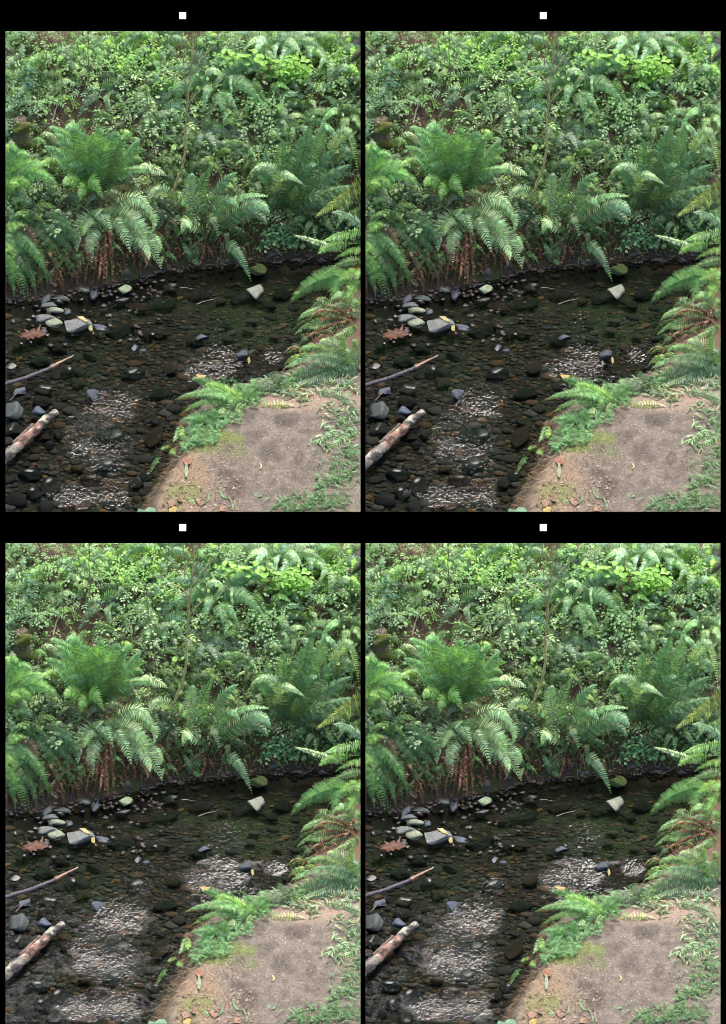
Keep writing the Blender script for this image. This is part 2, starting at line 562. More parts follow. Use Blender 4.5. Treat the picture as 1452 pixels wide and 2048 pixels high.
# ---- colours (real-world base colours)
GREEN = (0.110, 0.245, 0.050)
BRIGHT = (0.190, 0.390, 0.060)
PALE = (0.270, 0.420, 0.180)
BLUE = (0.155, 0.275, 0.125)
DARK = (0.055, 0.130, 0.035)
OLIVE = (0.110, 0.170, 0.020)
YELLOW = (0.190, 0.420, 0.030)
BROWN = (0.150, 0.072, 0.040)
TAN = (0.270, 0.190, 0.100)

seedc = [100]
def img_frond(b, f, col, style, width=None):
    """b: base point (3D); f: (X1, Y1, X2, Y2, toward-camera distance mid, tip, leaflet length in px[, colour[, style[, start X, Y]]])"""
    seedc[0] += 1
    X1, Y1, X2, Y2, d1, d2, wp = f[:7]
    c = f[7] if len(f) > 7 and f[7] else col
    st = f[8] if len(f) > 8 and f[8] else style
    p0 = b
    if len(f) > 9: p0 = P3(f[9], f[10], b[1] - 0.03)
    g1 = G(X1, Y1)[1]; g2 = G(X2, Y2)[1]
    pm = P3(X1, Y1, min(b[1] - d1, g1 - 0.05)); p2 = P3(X2, Y2, min(b[1] - d2, g2 - 0.035))
    rs = np.random.RandomState(seedc[0])
    return frond(p0, pm, p2, wp * S * (1.05 if st == 'lady' else 1.08), np.minimum(np.array(c) * (1.3 if st == 'lady' else 1.2), .6) * rs.uniform(.88, 1.12), st, rs.uniform(-.6, .6), seed=seedc[0])

def img_fern(label, X, Y, fronds, col, style='sword', lift=0.0, name='sword_fern', group=None, base=None):
    b = G(X, Y) if base is None else base
    b = b + np.array([0, 0, lift])
    parts = []
    rs = np.random.RandomState(int(X * 7 + Y))
    cr = stone_data(b + np.array([0, 0, 0.0]), (0.035, 0.03, 0.035), (0.06, 0.04, 0.02), int(X), 0.3, 1)
    parts.append(('rootstock', cr, 'bark', True))
    for f in fronds:
        st = f[8] if len(f) > 8 and f[8] else style
        parts.append(('dead_frond' if st == 'dead' else 'frond', img_frond(b, f, col, style), 'dead' if st == 'dead' else 'frond', False))
    thing(name, label, 'fern', b, parts, group)

def rosette(label, X, Y, R, n, col, style='sword', name='sword_fern', spread=(0, 360), rise=0.6, droop=0.3, wid=0.17, group=None, h=0.0, seed=None, dead=0):
    b = G(X, Y, h)
    rs = np.random.RandomState(seed if seed is not None else int(X * 13 + Y * 7))
    parts = [('rootstock', stone_data(b, (0.03, 0.03, 0.03), (0.06, 0.04, 0.02), int(X), 0.3, 1), 'bark', True)]
    for i in range(n + dead):
        az = math.radians(spread[0] + (spread[1] - spread[0]) * (i + rs.uniform(.2, .8)) / n)
        L = R * rs.uniform(.75, 1.1)
        dr = np.array([math.cos(az), math.sin(az), 0])
        rz = rise * rs.uniform(.7, 1.2); dp = droop * rs.uniform(.3, 1.5)
        if i >= n: rz, dp = 0.05, -0.7
        pm = b + dr * L * 0.42 + np.array([0, 0, L * rz])
        p2 = b + dr * L * 0.92 + np.array([0, 0, L * (rz - dp)])
        st = 'dead' if i >= n else style
        c = BROWN if i >= n else np.array(col) * rs.uniform(.75, 1.25) * np.array([rs.uniform(.85, 1.15), 1, rs.uniform(.8, 1.2)])
        parts.append(('dead_frond' if i >= n else 'frond', frond(b, pm, p2, L * wid, c, st, rs.uniform(-.5, .5), seed=int(rs.randint(1e6))), 'dead' if i >= n else 'frond', False))
    thing(name, label, 'fern', b, parts, group)

_ico = {}
def ico(level):
    if level in _ico: return _ico[level]
    t = (1 + 5 ** .5) / 2
    V = [(-1, t, 0), (1, t, 0), (-1, -t, 0), (1, -t, 0), (0, -1, t), (0, 1, t), (0, -1, -t), (0, 1, -t), (t, 0, -1), (t, 0, 1), (-t, 0, -1), (-t, 0, 1)]
    V = [list(nrm(v)) for v in V]
    F = [(0, 11, 5), (0, 5, 1), (0, 1, 7), (0, 7, 10), (0, 10, 11), (1, 5, 9), (5, 11, 4), (11, 10, 2), (10, 7, 6), (7, 1, 8), (3, 9, 4), (3, 4, 2), (3, 2, 6), (3, 6, 8), (3, 8, 9), (4, 9, 5), (2, 4, 11), (6, 2, 10), (8, 6, 7), (9, 8, 1)]
    for _ in range(level):
        mid = {}; NF = []
        def gm(a, b):
            k = (min(a, b), max(a, b))
            if k not in mid:
                V.append(list(nrm((np.array(V[a]) + np.array(V[b])) / 2))); mid[k] = len(V) - 1
            return mid[k]
        for a, b, c in F:
            x, y, z = gm(a, b), gm(b, c), gm(c, a)
            NF += [(a, x, z), (b, y, x), (c, z, y), (x, y, z)]
        F = NF
    _ico[level] = (np.array(V), np.array(F)); return _ico[level]

def stone_data(c, r, col, seed, rough=0.17, level=2, angular=0.0, yaw=None, tilt=None, topcol=None):
    V, F = ico(level)
    rs = np.random.RandomState(seed)
    P = V.copy()
    for _ in range(5):
        k = nrm(rs.normal(size=3)); ph = rs.uniform(0, 6); fq = rs.uniform(1.2, 3)
        P = P * (1 + rough * 0.45 * np.sin(fq * (V @ k) * 2 + ph))[:, None]
    if angular:
        for _ in range(6):
            k = nrm(rs.normal(size=3) * np.array([1, 1, .8])); h = rs.uniform(.42, .72) * (1.2 - angular * .3)
            dd = P @ k - h
            P = P - np.where(dd > 0, dd, 0)[:, None] * k * 0.95
    P = P * np.array(r)
    a = rs.uniform(-.5, .5) if yaw is None else yaw
    ca, sa = math.cos(a), math.sin(a)
    P = P @ np.array([[ca, sa, 0], [-sa, ca, 0], [0, 0, 1]])
    if tilt: 
        ct, st = math.cos(tilt), math.sin(tilt)
        P = P @ np.array([[ct, 0, st], [0, 1, 0], [-st, 0, ct]])
    C = np.tile(np.array(col, float), (len(P), 1))
    if topcol is not None:
        f = sm((P[:, 2] / r[2] - 0.0) / 0.5)[:, None]
        C = C * (1 - f) + np.array(topcol) * f
    C = C * (0.85 + 0.3 * vnoise(V[:, 0] * 3 + seed, V[:, 1] * 3, 3))[:, None]
    d = D(); d.add(P + c, None, F, C)
    return d

def img_stone(X, Y, wpx, hpx, top):
    """centre and radii of a stone the photograph shows at X, Y, wpx by hpx, its top at height top above the water"""
    rx = wpx / 2 * S; hh = hpx / 2 * S
    rz = min(0.62 * min(rx, hh * 1.3), hh / CO * 0.8)
    ry = math.sqrt(max(hh * hh - (rz * CO) ** 2, (0.25 * hh) ** 2)) / SI
    if top > 0.012: top = max(top * .8, 1.08 * rz)
    zc = top - rz
    x, w = W(X, Y)
    return np.array([float(x), (float(w) - zc * CO) / SI, zc]), (rx, ry, rz)

# ================================================================= the setting
def grid_sheet(x0, x1, y0, y1, step, zf):
    nx = int((x1 - x0) / step) + 1; ny = int((y1 - y0) / step) + 1
    xs = np.linspace(x0, x1, nx); ys = np.linspace(y0, y1, ny)
    XX, YY = np.meshgrid(xs, ys)
    V = np.stack([XX.ravel(), YY.ravel(), zf(XX, YY).ravel()], 1)
    i = np.arange(nx * ny).reshape(ny, nx)
    Q = np.stack([i[:-1, :-1].ravel(), i[:-1, 1:].ravel(), i[1:, 1:].ravel(), i[1:, :-1].ravel()], 1)
    return V, Q

def to_px(V):
    return V[:, 0] / S + 355 + 11, 961 - (V[:, 1] * SI + V[:, 2] * CO) / S + 62

def blob(px, py, cx, cy, rx, ry, soft=0.35, seed=1):
    n = (fbm(px / 24, py / 24, seed, 3) - 0.45) * 1.1
    r = np.sqrt(((px - cx) / rx) ** 2 + ((py - cy) / ry) ** 2) + n
    return sm((1 + soft - r) / (2 * soft))

def mixc(C, col, f):
    return C * (1 - f[:, None]) + np.array(col)[None] * f[:, None]

Vg, Qg = grid_sheet(-1.75, 1.60, -0.35, 6.3, 0.0125, terr)
px, py = to_px(Vg)
d_sh = Vg[:, 1] - shore_y(Vg[:, 0])
bm = bankm(Vg[:, 0], Vg[:, 1])
n_a = fbm(Vg[:, 0] * 16, Vg[:, 1] * 16, 21); n_b = fbm(Vg[:, 0] * 55, Vg[:, 1] * 55, 22, 3)
Cg = np.tile(np.array([.040, .030, .020]), (len(Vg), 1))
Cg *= (0.3 + 0.7 * n_b)[:, None]
pal = np.array([[.030, .026, .022], [.070, .045, .026], [.050, .038, .028], [.10, .062, .034], [.022, .022, .02]])
cid = (vnoise(Vg[:, 0] * 60, Vg[:, 1] * 48, 31) * 4.99).astype(int)
Cg = (0.3 * Cg + 0.35 * pal[cid] * 0.7) * np.array([.8, 1.0, 1.1])
Cg = mixc(Cg, (.018, .032, .010), 0.75 * blob(px, py, 530, 625, 110, 60, .5, 5))
Cg = mixc(Cg, (.085, .055, .035), 0.8 * blob(px, py, 620, 530, 60, 16, .5, 6))
Cg = mixc(Cg, (.075, .055, .030), 0.6 * blob(px, py, 285, 985, 60, 40, .5, 7))
hill_c = np.array([.085, .064, .040])[None] * (0.45 + 1.3 * n_a)[:, None]
hill_c = mixc(hill_c, (.14, .095, .060), sm((n_b - .5) * 5) * 0.6)
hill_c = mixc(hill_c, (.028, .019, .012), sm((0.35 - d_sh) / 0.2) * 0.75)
hill_c = mixc(hill_c, (.045, .070, .015), sm((fbm(Vg[:, 0] * 5, Vg[:, 1] * 5, 41) - .5) * 7) * 0.5)
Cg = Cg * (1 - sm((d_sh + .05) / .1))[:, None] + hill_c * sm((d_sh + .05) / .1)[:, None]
bank_c = np.array([.120, .101, .081])[None] * (0.55 + 0.8 * n_a)[:, None] * (0.60 + 0.76 * n_b)[:, None]
left_b = blob(px, py, 365, 960, 55, 90, .5, 8)
bank_c = mixc(bank_c, (.170, .120, .075), left_b * 0.75)
bank_c = mixc(bank_c, (.215, .155, .115), 0.8 * blob(px, py, 600, 790, 110, 30, .6, 9))
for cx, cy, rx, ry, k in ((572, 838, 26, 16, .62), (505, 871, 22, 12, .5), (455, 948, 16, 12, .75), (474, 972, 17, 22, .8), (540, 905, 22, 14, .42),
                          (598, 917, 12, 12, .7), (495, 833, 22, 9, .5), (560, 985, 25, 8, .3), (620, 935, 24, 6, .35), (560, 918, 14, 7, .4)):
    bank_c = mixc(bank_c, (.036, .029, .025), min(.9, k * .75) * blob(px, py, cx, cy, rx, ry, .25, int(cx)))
for cx, cy, rx, ry, k in ((412, 893, 30, 14, .8), (455, 876, 30, 12, .7), (378, 985, 26, 22, .7), (350, 1000, 20, 30, .5), (475, 905, 22, 14, .35), (420, 868, 40, 14, .6)):
    bank_c = mixc(bank_c, (.085, .115, .028), k * blob(px, py, cx, cy, rx, ry, .5, int(cy)))
crk = np.abs(fbm(Vg[:, 0] * 11, Vg[:, 1] * 11, 55, 5) - .47)
bank_c = mixc(bank_c, (.10, .078, .062), sm((.014 - crk) / .012) * .6 * sm((fbm(Vg[:, 0] * 4, Vg[:, 1] * 4, 56) - .42) * 8))
spk = vnoise(Vg[:, 0] * 75, Vg[:, 1] * 75, 57)
bank_c = mixc(bank_c, (.21, .18, .15), sm((spk - .90) / .08) * .4)
bank_c = mixc(bank_c, (.11, .08, .06), sm((.13 - spk) / .06) * .6)
bank_c = mixc(bank_c, (.085, .055, .035), 0.9 * sm((725 - py) / 30) * sm((px - 500) / 30))
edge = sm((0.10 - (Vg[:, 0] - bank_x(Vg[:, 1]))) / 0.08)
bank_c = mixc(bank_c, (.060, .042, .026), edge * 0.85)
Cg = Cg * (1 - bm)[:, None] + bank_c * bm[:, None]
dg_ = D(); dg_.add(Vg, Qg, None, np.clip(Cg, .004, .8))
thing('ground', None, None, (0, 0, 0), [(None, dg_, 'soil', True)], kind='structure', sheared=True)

# the water: a gently ruffled sheet, with ruffled patches where it runs over the stones
RIP = ((438, 692, 36, 30, .55), (428, 742, 50, 30, .9), (450, 765, 50, 20, .9), (385, 745, 22, 30, .5), (546, 708, 20, 20, .6), (445, 645, 40, 36, .30),
       (225, 800, 46, 40, .60), (165, 865, 36, 46, .66), (225, 865, 40, 46, .5), (215, 935, 50, 36, .55), (145, 990, 36, 24, .6), (190, 1000, 66, 30, .4), (235, 975, 26, 40, .5), (265, 740, 30, 20, .3))
Vw, Qw = grid_sheet(-1.75, 1.60, -0.35, 3.75, 0.02, lambda a, b: 0 * a)
pxw, pyw = to_px(Vw)
rip = 0.012 + 0 * pxw
for k, (cx, cy, rx, ry, a) in enumerate(RIP):
    rip = np.maximum(rip, .72 * a * blob(pxw, pyw, cx, cy, rx, ry, .45, 50 + k))
Vw[:, 2] = 0.004 * (fbm(Vw[:, 0] * 12, Vw[:, 1] * 12, 77) - .45) * rip / .2
dw_ = D(); dw_.add(Vw, Qw, None, np.stack([rip, rip, rip], 1))
hump = 0 * pxw
for cx, cy, rx, ry, sl in ((436, 725, 55, 60, .16), (215, 820, 60, 50, .10), (190, 900, 70, 50, .10), (170, 990, 90, 40, .10), (545, 708, 26, 24, .12)):
    _, wcy = W(cx, cy); yc = float(wcy) / SI
    hump += blob(pxw, pyw, cx, cy, rx, ry, .6, 70) * sl * np.clip(Vw[:, 1] - yc, -.25, .25) * np.cos(np.clip((Vw[:, 1] - yc) / .3, -1.2, 1.2)) * .6
Vw[:, 2] += hump
dw_ = D(); dw_.add(Vw, Qw, None, np.stack([rip, rip, rip], 1))
thing('stream_water', None, None, (0, 0, 0), [(None, dw_, 'water', True)], kind='structure', sheared=True)

# ================================================================= stones
BK = (.036, .036, .036); GB = (.020, .034, .022); BR = (.072, .044, .028); RB = (.105, .052, .036); GY = (.075, .082, .080)
PG = (.26, .30, .20); BG = (.10, .125, .14); MG = (.16, .19, .13)
STONES = [
 # X, Y, w, h, top height, colour, angular, label, [top colour]
 (507, 584, 43, 35, .065, (.36, .38, .28), 1.0, "pale grey green wedge shaped rock standing alone in the dark water", None),
 (167, 579, 26, 15, .030, (.17, .20, .16), 0, "small smooth grey green stone beside the brown dead fern skirt", None),
 (188, 590, 18, 18, .025, (.05, .06, .07), 0, "small dark wet stone at the tip of the hanging brown fern fronds", None),
 (244, 580, 36, 26, .035, (.05, .06, .06), 0.6, "dark wet rock with a green top at the foot of the bank", (.15, .19, .11)),
 (93, 597, 21, 22, .040, (.12, .135, .14), 0, "blue grey upright stone at the top of the pale stone heap", None),
 (120, 596, 38, 15, .035, (.15, .18, .15), 0.3, "long flat grey green stone at the top of the heap", None),
 (97, 611, 32, 14, .035, (.14, .155, .145), 0, "slim blue grey stone above the largest pale stone of the heap", None),
 (111, 620, 42, 18, .045, (.36, .40, .27), 0.3, "broad pale green topped stone in the middle of the heap", None),
 (134, 625, 18, 16, .030, (.09, .12, .14), 0.6, "small wet blue grey stone touching the broad pale stone", None),
 (92, 638, 44, 22, .035, (.17, .18, .165), 0.2, "wide grey stone at the lower end of the heap", None),
 (109, 647, 33, 19, .045, (.38, .42, .27), 0, "rounded lichen green stone in front of the heap", None),
 (150, 655, 62, 42, .065, (.24, .255, .235), 1.0, "large angular grey rock pointing downstream with yellow leaves behind it", None),
 (200, 656, 38, 16, .030, (.05, .06, .075), 1.0, "low jagged dark wet rock next to the large angular rock", None),
 (88, 665, 20, 13, .020, (.06, .07, .08), 0.5, "small shiny stone touching the orange maple leaf", None),
 (268, 696, 15, 17, .030, (.17, .19, .22), 0.5, "small bright wet pebble standing out of the open stream", None),
 (287, 703, 20, 13, .018, (.05, .055, .065), 0.6, "small dark glistening pebble beside the small bright pebble", None),
 (404, 674, 33, 15, .026, (.17, .19, .24), 0.9, "slanting slab of pale blue stone above the sparkling ripples", None),
 (487, 708, 36, 25, .030, (.045, .055, .065), 0.4, "dark humped rock breaking the surface by the yellow leaf", None),
 (184, 790, 32, 24, .030, (.07, .085, .11), 0.3, "smooth wet blue stone at the head of the near ripples", None),
 (75, 822, 36, 24, .030, (.045, .06, .08), 0.3, "shiny dark wet stone behind the thick log", None),
 (28, 824, 48, 38, .045, (.05, .058, .055), 1.0, "big dark block of rock at the edge behind the thick log", None),
 (40, 785, 38, 18, .022, (.09, .10, .12), 0.9, "thin glossy slab of stone with a twig lying over it", None),
 (22, 732, 26, 14, .020, (.09, .08, .085), 0.7, "glistening flat stone where the thin branch enters the picture", None),
 (270, 615, 58, 17, -.006, (.115, .050, .042), 0.5, "flat dull red slab lying just under the water", None),
 (245, 602, 38, 15, .006, (.03, .034, .036), 0, "black rounded stone with one bright wet spot below the green topped rock", None),
 (342, 575, 26, 18, .012, (.10, .11, .065), 0, "speckled olive stone near the far shore", None),
 (328, 609, 52, 20, -.008, GB, 0, "long green black stone under still water near the far shore", None),
 (293, 668, 30, 23, -.008, (.085, .065, .062), 0, "round purple brown stone under the middle of the stream", None),
 (320, 668, 28, 15, -.012, (.085, .060, .048), 0, "brown oval stone beside the purple brown stone", None),
 (230, 668, 46, 26, -.010, (.040, .048, .044), 1.0, "angular dark grey stone under water below the jagged rock", None),
 (257, 660, 46, 30, -.014, (.032, .036, .034), 1.0, "angular blackish stone in mid stream with a light streak", None),
 (311, 872, 31, 42, -.006, (.105, .068, .040), 0, "tall brown pear shaped stone in the near shallows", None),
 (310, 843, 20, 16, -.008, (.075, .078, .075), 0, "grey round stone just above the pear shaped stone", None),
 (218, 876, 62, 34, .004, (.022, .036, .030), 0, "large green black boulder under the near ripples", None),
 (212, 934, 50, 38, .002, (.022, .036, .030), 0, "green black boulder under foaming water below the larger boulder", None),
 (182, 961, 42, 27, -.004, (.150, .078, .052), 0, "reddish brown rounded stone in the nearest ripples", None),
 (58, 952, 54, 36, -.004, (.022, .034, .026), 0.2, "green black boulder near the thick log", None),
 (99, 974, 40, 38, -.004, (.044, .044, .044), 0, "round charcoal stone beside the green black boulder", None),
 (67, 988, 30, 26, -.008, (.046, .046, .046), 0, "round grey black stone next to the round charcoal stone", None),
 (32, 1000, 38, 34, -.006, (.040, .040, .042), 0, "large dark round stone in the bottom corner of the stream", None),
 (271, 966, 30, 26, -.008, (.052, .044, .036), 0, "dark olive brown stone below the small hanging fern", None),
 (293, 953, 25, 24, -.008, (.044, .042, .034), 0, "round dark stone right beneath the small hanging fern", None),
 (137, 1016, 24, 20, -.008, (.17, .070, .030), 0, "rusty orange stone at the bottom edge of the stream", None),
 (321, 788, 42, 28, -.004, (.018, .032, .020), 0, "mossy black stone under water beyond the bright bank fern", None),
 (266, 748, 48, 26, .002, (.020, .030, .026), 0, "dark green boulder under light ripples in mid stream", None),
 (342, 737, 27, 26, -.006, (.090, .068, .045), 0, "speckled brown stone near the middle sparkles", None),
 (135, 744, 33, 24, -.008, (.052, .048, .044), 0, "smooth dark grey stone past the end of the thin branch", None),
 (161, 743, 21, 20, -.010, (.055, .052, .048), 0, "small smooth grey stone, neighbour of the smooth dark grey stone", None),
 (158, 766, 32, 24, -.010, (.080, .060, .042), 0, "brown mottled stone above the blue stone", None),
 (78, 724, 40, 26, -.012, (.024, .036, .022), 0, "dark green stone just above the thin branch", None),
 (116, 697, 36, 20, -.010, (.050, .042, .040), 0, "oval brown black stone with a scrap of yellow weed above it", None),
 (36, 691, 25, 20, -.012, (.060, .052, .036), 0, "olive brown round stone below the maple leaf", None),
 (181, 713, 32, 22, -.012, (.046, .044, .044), 0.4, "dull dark stone left of the triangular group in mid stream", None),
 (82, 802, 36, 25, -.004, (.060, .048, .042), 0, "dark brown stone above the shiny dark wet stone", None),
 (89, 780, 37, 22, .006, (.10, .10, .085), 0, "grey buff stone between the slab and the blue stone", None),
 (85, 873, 40, 26, -.006, (.085, .056, .050), 0.3, "dull purple brown stone beside the middle of the thick log", None),
 (117, 867, 21, 20, -.006, (.060, .040, .036), 0, "small dark red brown stone at the end of the near ripples", None),
 (97, 888, 24, 19, -.006, (.046, .042, .044), 1.0, "small triangular dark stone below the thick log", None),
 (26, 862, 44, 30, .004, (.062, .058, .050), 0.2, "brown ribbed stone behind the thick log at the picture edge", None),
 (390, 682, 36, 24, -.008, (.022, .030, .022), 0, "dark stone lying under the pale blue slab", None),
 (562, 590, 36, 26, -.006, (.020, .030, .018), 0, "round black green stone downstream of the pale wedge rock", None),
 (538, 609, 36, 16, -.010, (.050, .044, .036), 0, "flat brown stone below the pale wedge rock", None),
 (477, 597, 30, 20, -.010, (.036, .036, .030), 0, "dim stone between the pale wedge rock and a floating twig", None),
 (400, 590, 44, 20, -.010, (.040, .034, .028), 0, "broad dim brown stone above the floating twig", None),
 (642, 521, 26, 14, .020, (.055, .070, .080), 0.3, "blue black wet stone by the far shore under the hanging fronds", None),
 (614, 492, 28, 24, .060, (.085, .095, .075), 0.5, "grey rounded stone on the far shore beside the clover patch", (.10, .13, .06)),
 (594, 519, 26, 10, .015, (.18, .110, .085), 0.2, "flat pinkish stone at the waterline of the far shore", None),
 (569, 515, 18, 9, .012, (.09, .11, .13), 0.2, "small blue grey pebble at the waterline of the far shore", None),
 (653, 928, 0, 0, 0, None, 0, None, None),
]
taken = []
for i, (X, Y, w_, h_, top, c_, ang, lab, tc) in enumerate(STONES):
    if not w_: continue
    c0, r0 = img_stone(X, Y, w_, h_, top)
    c_ = np.array(c_) * (.36 if max(c_) > .2 else .5 if max(c_) > .1 else .75)
    d = stone_data(c0, r0, c_, 300 + i, 0.17, 3 if w_ > 24 else 2, ang, topcol=tc)
    thing('rock' if ang > 0.5 else 'cobble', lab, 'rock' if ang > .5 else 'stone', c0, [(None, d, 'stone', ang < 0.9)])
    taken.append((X, Y, w_ / 2, h_ / 2))

# the mossy rock
c0, r0 = img_stone(515, 540, 30, 22, .055)
md = stone_data(c0 + np.array([0, 0, .006]), np.array(r0) * 1.03, (.055, .078, .020), 9, 0.25, 3)
thing('mossy_rock', "round rock capped with yellow green moss near the far shore", 'rock', c0,
      [(None, stone_data(c0 - np.array([0, 0, .01]), r0, (.05, .045, .035), 8, .1, 3), 'stone', True), ('moss_cap', md, 'moss', True)])
# shore stones embedded in the far bank, each its own thing
far = [(430, 503, 20, 12), (560, 525, 16, 9), (475, 508, 18, 10), (250, 545, 22, 26), (345, 560, 18, 9), (300, 563, 20, 12), (225, 530, 14, 12), (587, 490, 22, 18), (545, 505, 26, 12)]

# cobbles of the streambed: the larger ones each a thing, the rest one gravel bed
rs = np.random.RandomState(4)
cand = []
pal2 = [(.050, .044, .038), (.040, .040, .038), (.072, .048, .032), (.058, .054, .050), (.095, .058, .034), (.034, .038, .032), (.080, .066, .048), (.12, .065, .030)]
palname = ["dark brown", "charcoal", "brown", "dark grey", "tawny", "blackish green", "olive brown", "rusty"]
def try_place(n, wlo, whi, lst, tries=40000, gap=0.86):
    k = 0
    while len(lst) < n and k < tries:
        k += 1
        X = rs.uniform(-25, 735); Y = rs.uniform(535, 1030)
        f = (Y - 500) / 520
        w_ = rs.uniform(wlo, whi) * (0.62 + 0.5 * f); h_ = w_ * rs.uniform(.52, .8) * (0.72 + .28 * f)
        x, w = W(X, Y); y = w / SI + 0.08
        if y > shore_y(x) - 0.02 or x > bank_x(y) - 0.02: continue
        ok = True
        for (a, b, ra, rb) in taken:
            if abs(X - a) < (w_ / 2 + ra) * gap and abs(Y - b) < (h_ / 2 + rb) * gap and ((X - a) / (w_ / 2 + ra)) ** 2 + ((Y - b) / (h_ / 2 + rb)) ** 2 < gap * gap:
                ok = False; break
        if ok:
            taken.append((X, Y, w_ / 2, h_ / 2)); lst.append((X, Y, w_, h_, rs.randint(0, 8 if rs.rand() < .5 else 6)))
big = []
try_place(0, 0, 0, big, 0)
try_place(14, 27, 38, big, 6000)
rest = []
try_place(90, 22, 36, rest, 20000, .74)
try_place(620, 12, 23, rest, 50000, 0.74)
try_place(2300, 7, 13, rest, 60000, 0.74)
rest = sorted(rest, key=lambda r: -r[2] * r[3])
gravel = D()
for i, (X, Y, w_, h_, k) in enumerate(rest):
    c0, r0 = img_stone(X, Y, w_, h_, 0)
    c0 = c0.copy()
    x, w = W(X, Y)
    r0 = (r0[0] * 1.06, r0[1] * 1.06, r0[2] * .9); c0[2] = float(terr(x, c0[1])) + r0[2] * (.1 + .5 * rs.rand()); c0[2] = min(c0[2], -0.004 - r0[2])
    c0[1] = (float(w) - c0[2] * CO) / SI
    gravel.join(stone_data(c0, r0, (np.array(pal2[k]) * np.array([1.05, 1.0, .95])) * rs.uniform(.8, 3.0), i, .14, 1))
thing('streambed_pebbles', None, None, (0, 0, 0), [(None, gravel, 'stone', True)], kind='stuff', sheared=True)
LM = [(507, 584, "wedge rock"), (100, 620, "pale stone heap"), (66, 668, "maple leaf"), (75, 742, "thin branch"), (60, 865, "thick log"), (311, 866, "pear shaped stone"),
      (218, 876, "large green black boulder"), (440, 740, "sparkling ripples"), (487, 708, "dark humped rock"), (293, 668, "purple brown stone"), (150, 655, "large angular rock"),
      (270, 615, "dull red slab"), (305, 925, "small hanging fern"), (210, 960, "reddish brown stone"), (515, 540, "moss capped rock"), (342, 737, "speckled brown stone"), (410, 800, "bright bank fern"), (630, 600, "dead brown fern")]
used_lab = set()
for i, (X, Y, w_, h_, k) in enumerate(big):
    c0, r0 = img_stone(X, Y, w_, h_, -0.012 - 0.015 * rs.rand())
    d = stone_data(c0, r0, np.array(pal2[k]) * rs.uniform(1.2, 2.2), 900 + i, .1, 2)
    lms = sorted(LM, key=lambda l: math.hypot(X - l[0], (Y - l[1]) * 1.3))
    size = "largish" if w_ > 28 else ("middling" if w_ > 21 else "smallish")
    shape = "flat" if h_ / w_ < .5 else ("oval" if h_ / w_ < .62 else "round")
    lab = None
    for l in lms[:3]:
        dx, dy = X - l[0], Y - l[1]
        di = ("above" if dy < 0 else "below") if abs(dy) > abs(dx) else ("left of" if dx < 0 else "right of")
        for s_ in (f"{palname[k]} {shape} sunken cobble {di} the {l[2]}", f"{size} {palname[k]} {shape} sunken cobble {di} the {l[2]}"):
            if s_ not in used_lab: lab = s_; break
        if lab: break
    lab = lab or f"{size} {palname[k]} {shape} sunken cobble between the {lms[0][2]} and {lms[1][2]}"
    used_lab.add(lab)
    thing('cobble', lab, 'stone', c0, [(None, d, 'stone', True)], group="dark rounded cobbles under the stream")
for i, (X, Y, w_, h_) in enumerate(far):
    p = G(X, Y); r0 = (w_ / 2 * S, w_ / 2 * S * .8, h_ / 2 * S * 1.1)
    d = stone_data(p, r0, [(.05, .05, .048), (.08, .07, .06)][i % 2], 700 + i, .15, 2)
    lab = ["dark stone under the drooping single frond", "low brown stone by the pink pebble at the waterline", "brown stone set in the shore under the middle fern", "tall black stone in shadow behind the pale hanging fronds",
           "small flat stone at the far waterline past the olive stone", "flat dark stone at the foot of the fern roots", "dark stone beside the dead brown fronds", "brown stone at the corner of the clover patch", "long low stone in front of the clover patch"][i]
    thing('shore_stone', lab, 'stone', p, [(None, d, 'stone', True)])

# ================================================================= undergrowth of the slope
def leafcloud(n, region, size, cols, clump, hlo, hhi, seed, dens=None, tmpl=KITE, per=(6, 16), wide=0.8, flat=0.35, stems=True):
    rs = np.random.RandomState(seed)
    X = rs.uniform(region[0], region[2], n * 4); Y = rs.uniform(region[1], region[3], n * 4)
    keep = rs.rand(n * 4) < (dens(X, Y) if dens is not None else 1)
    X, Y = X[keep][:n], Y[keep][:n]
    hh = rs.uniform(hlo, hhi, len(X))
    B = G(X, Y, 0.0)
    foot = B.copy(); 
    d = D()
    P = []; Cc = []; Sz = []; N = []; E = []
    for i in range(len(X)):
        k = rs.randint(*per)
        ci = cols(X[i], Y[i], rs)
        h = hh[i]
        up = np.array([rs.normal() * .25, rs.normal() * .25 - .12, 1.0]); up /= np.linalg.norm(up)
        lv = rs.randint(1, 4)
        for j in range(k):
            a = rs.uniform(0, 6.283); r = clump * math.sqrt(rs.rand()) * (0.5 + h * 2.2)
            z = h * (1 - 0.28 * (j % lv)) + rs.normal() * .008
            p = foot[i] + up * z + np.array([math.cos(a) * r, math.sin(a) * r, -r * .15])
            P.append(p); E.append([math.cos(a), math.sin(a), -.15 + rs.normal() * .2]); N.append([rs.normal() * flat, rs.normal() * flat - .18, 1])
            Cc.append(np.array(ci) * rs.uniform(.8, 1.2)); Sz.append(size * rs.uniform(.6, 1.3))
        if stems and h > .06:
            d.join(tube([foot[i], foot[i] + up * h * .5 + rs.normal(size=3) * .008, foot[i] + up * h], [.0025, .002, .0012], (.10, .085, .035), 3, cap=False))
    P = np.array(P); ex = nrm(np.array(E)); ez = nrm(np.array(N)); ey = nrm(np.cross(ez, ex)); ez = np.cross(ex, ey)
    Sz = np.array(Sz)
    d.add(*stamp(*tmpl, P, ex, ey, ez, Sz, Sz * wide, Sz, np.clip(np.array(Cc), .004, .9)))
    return d

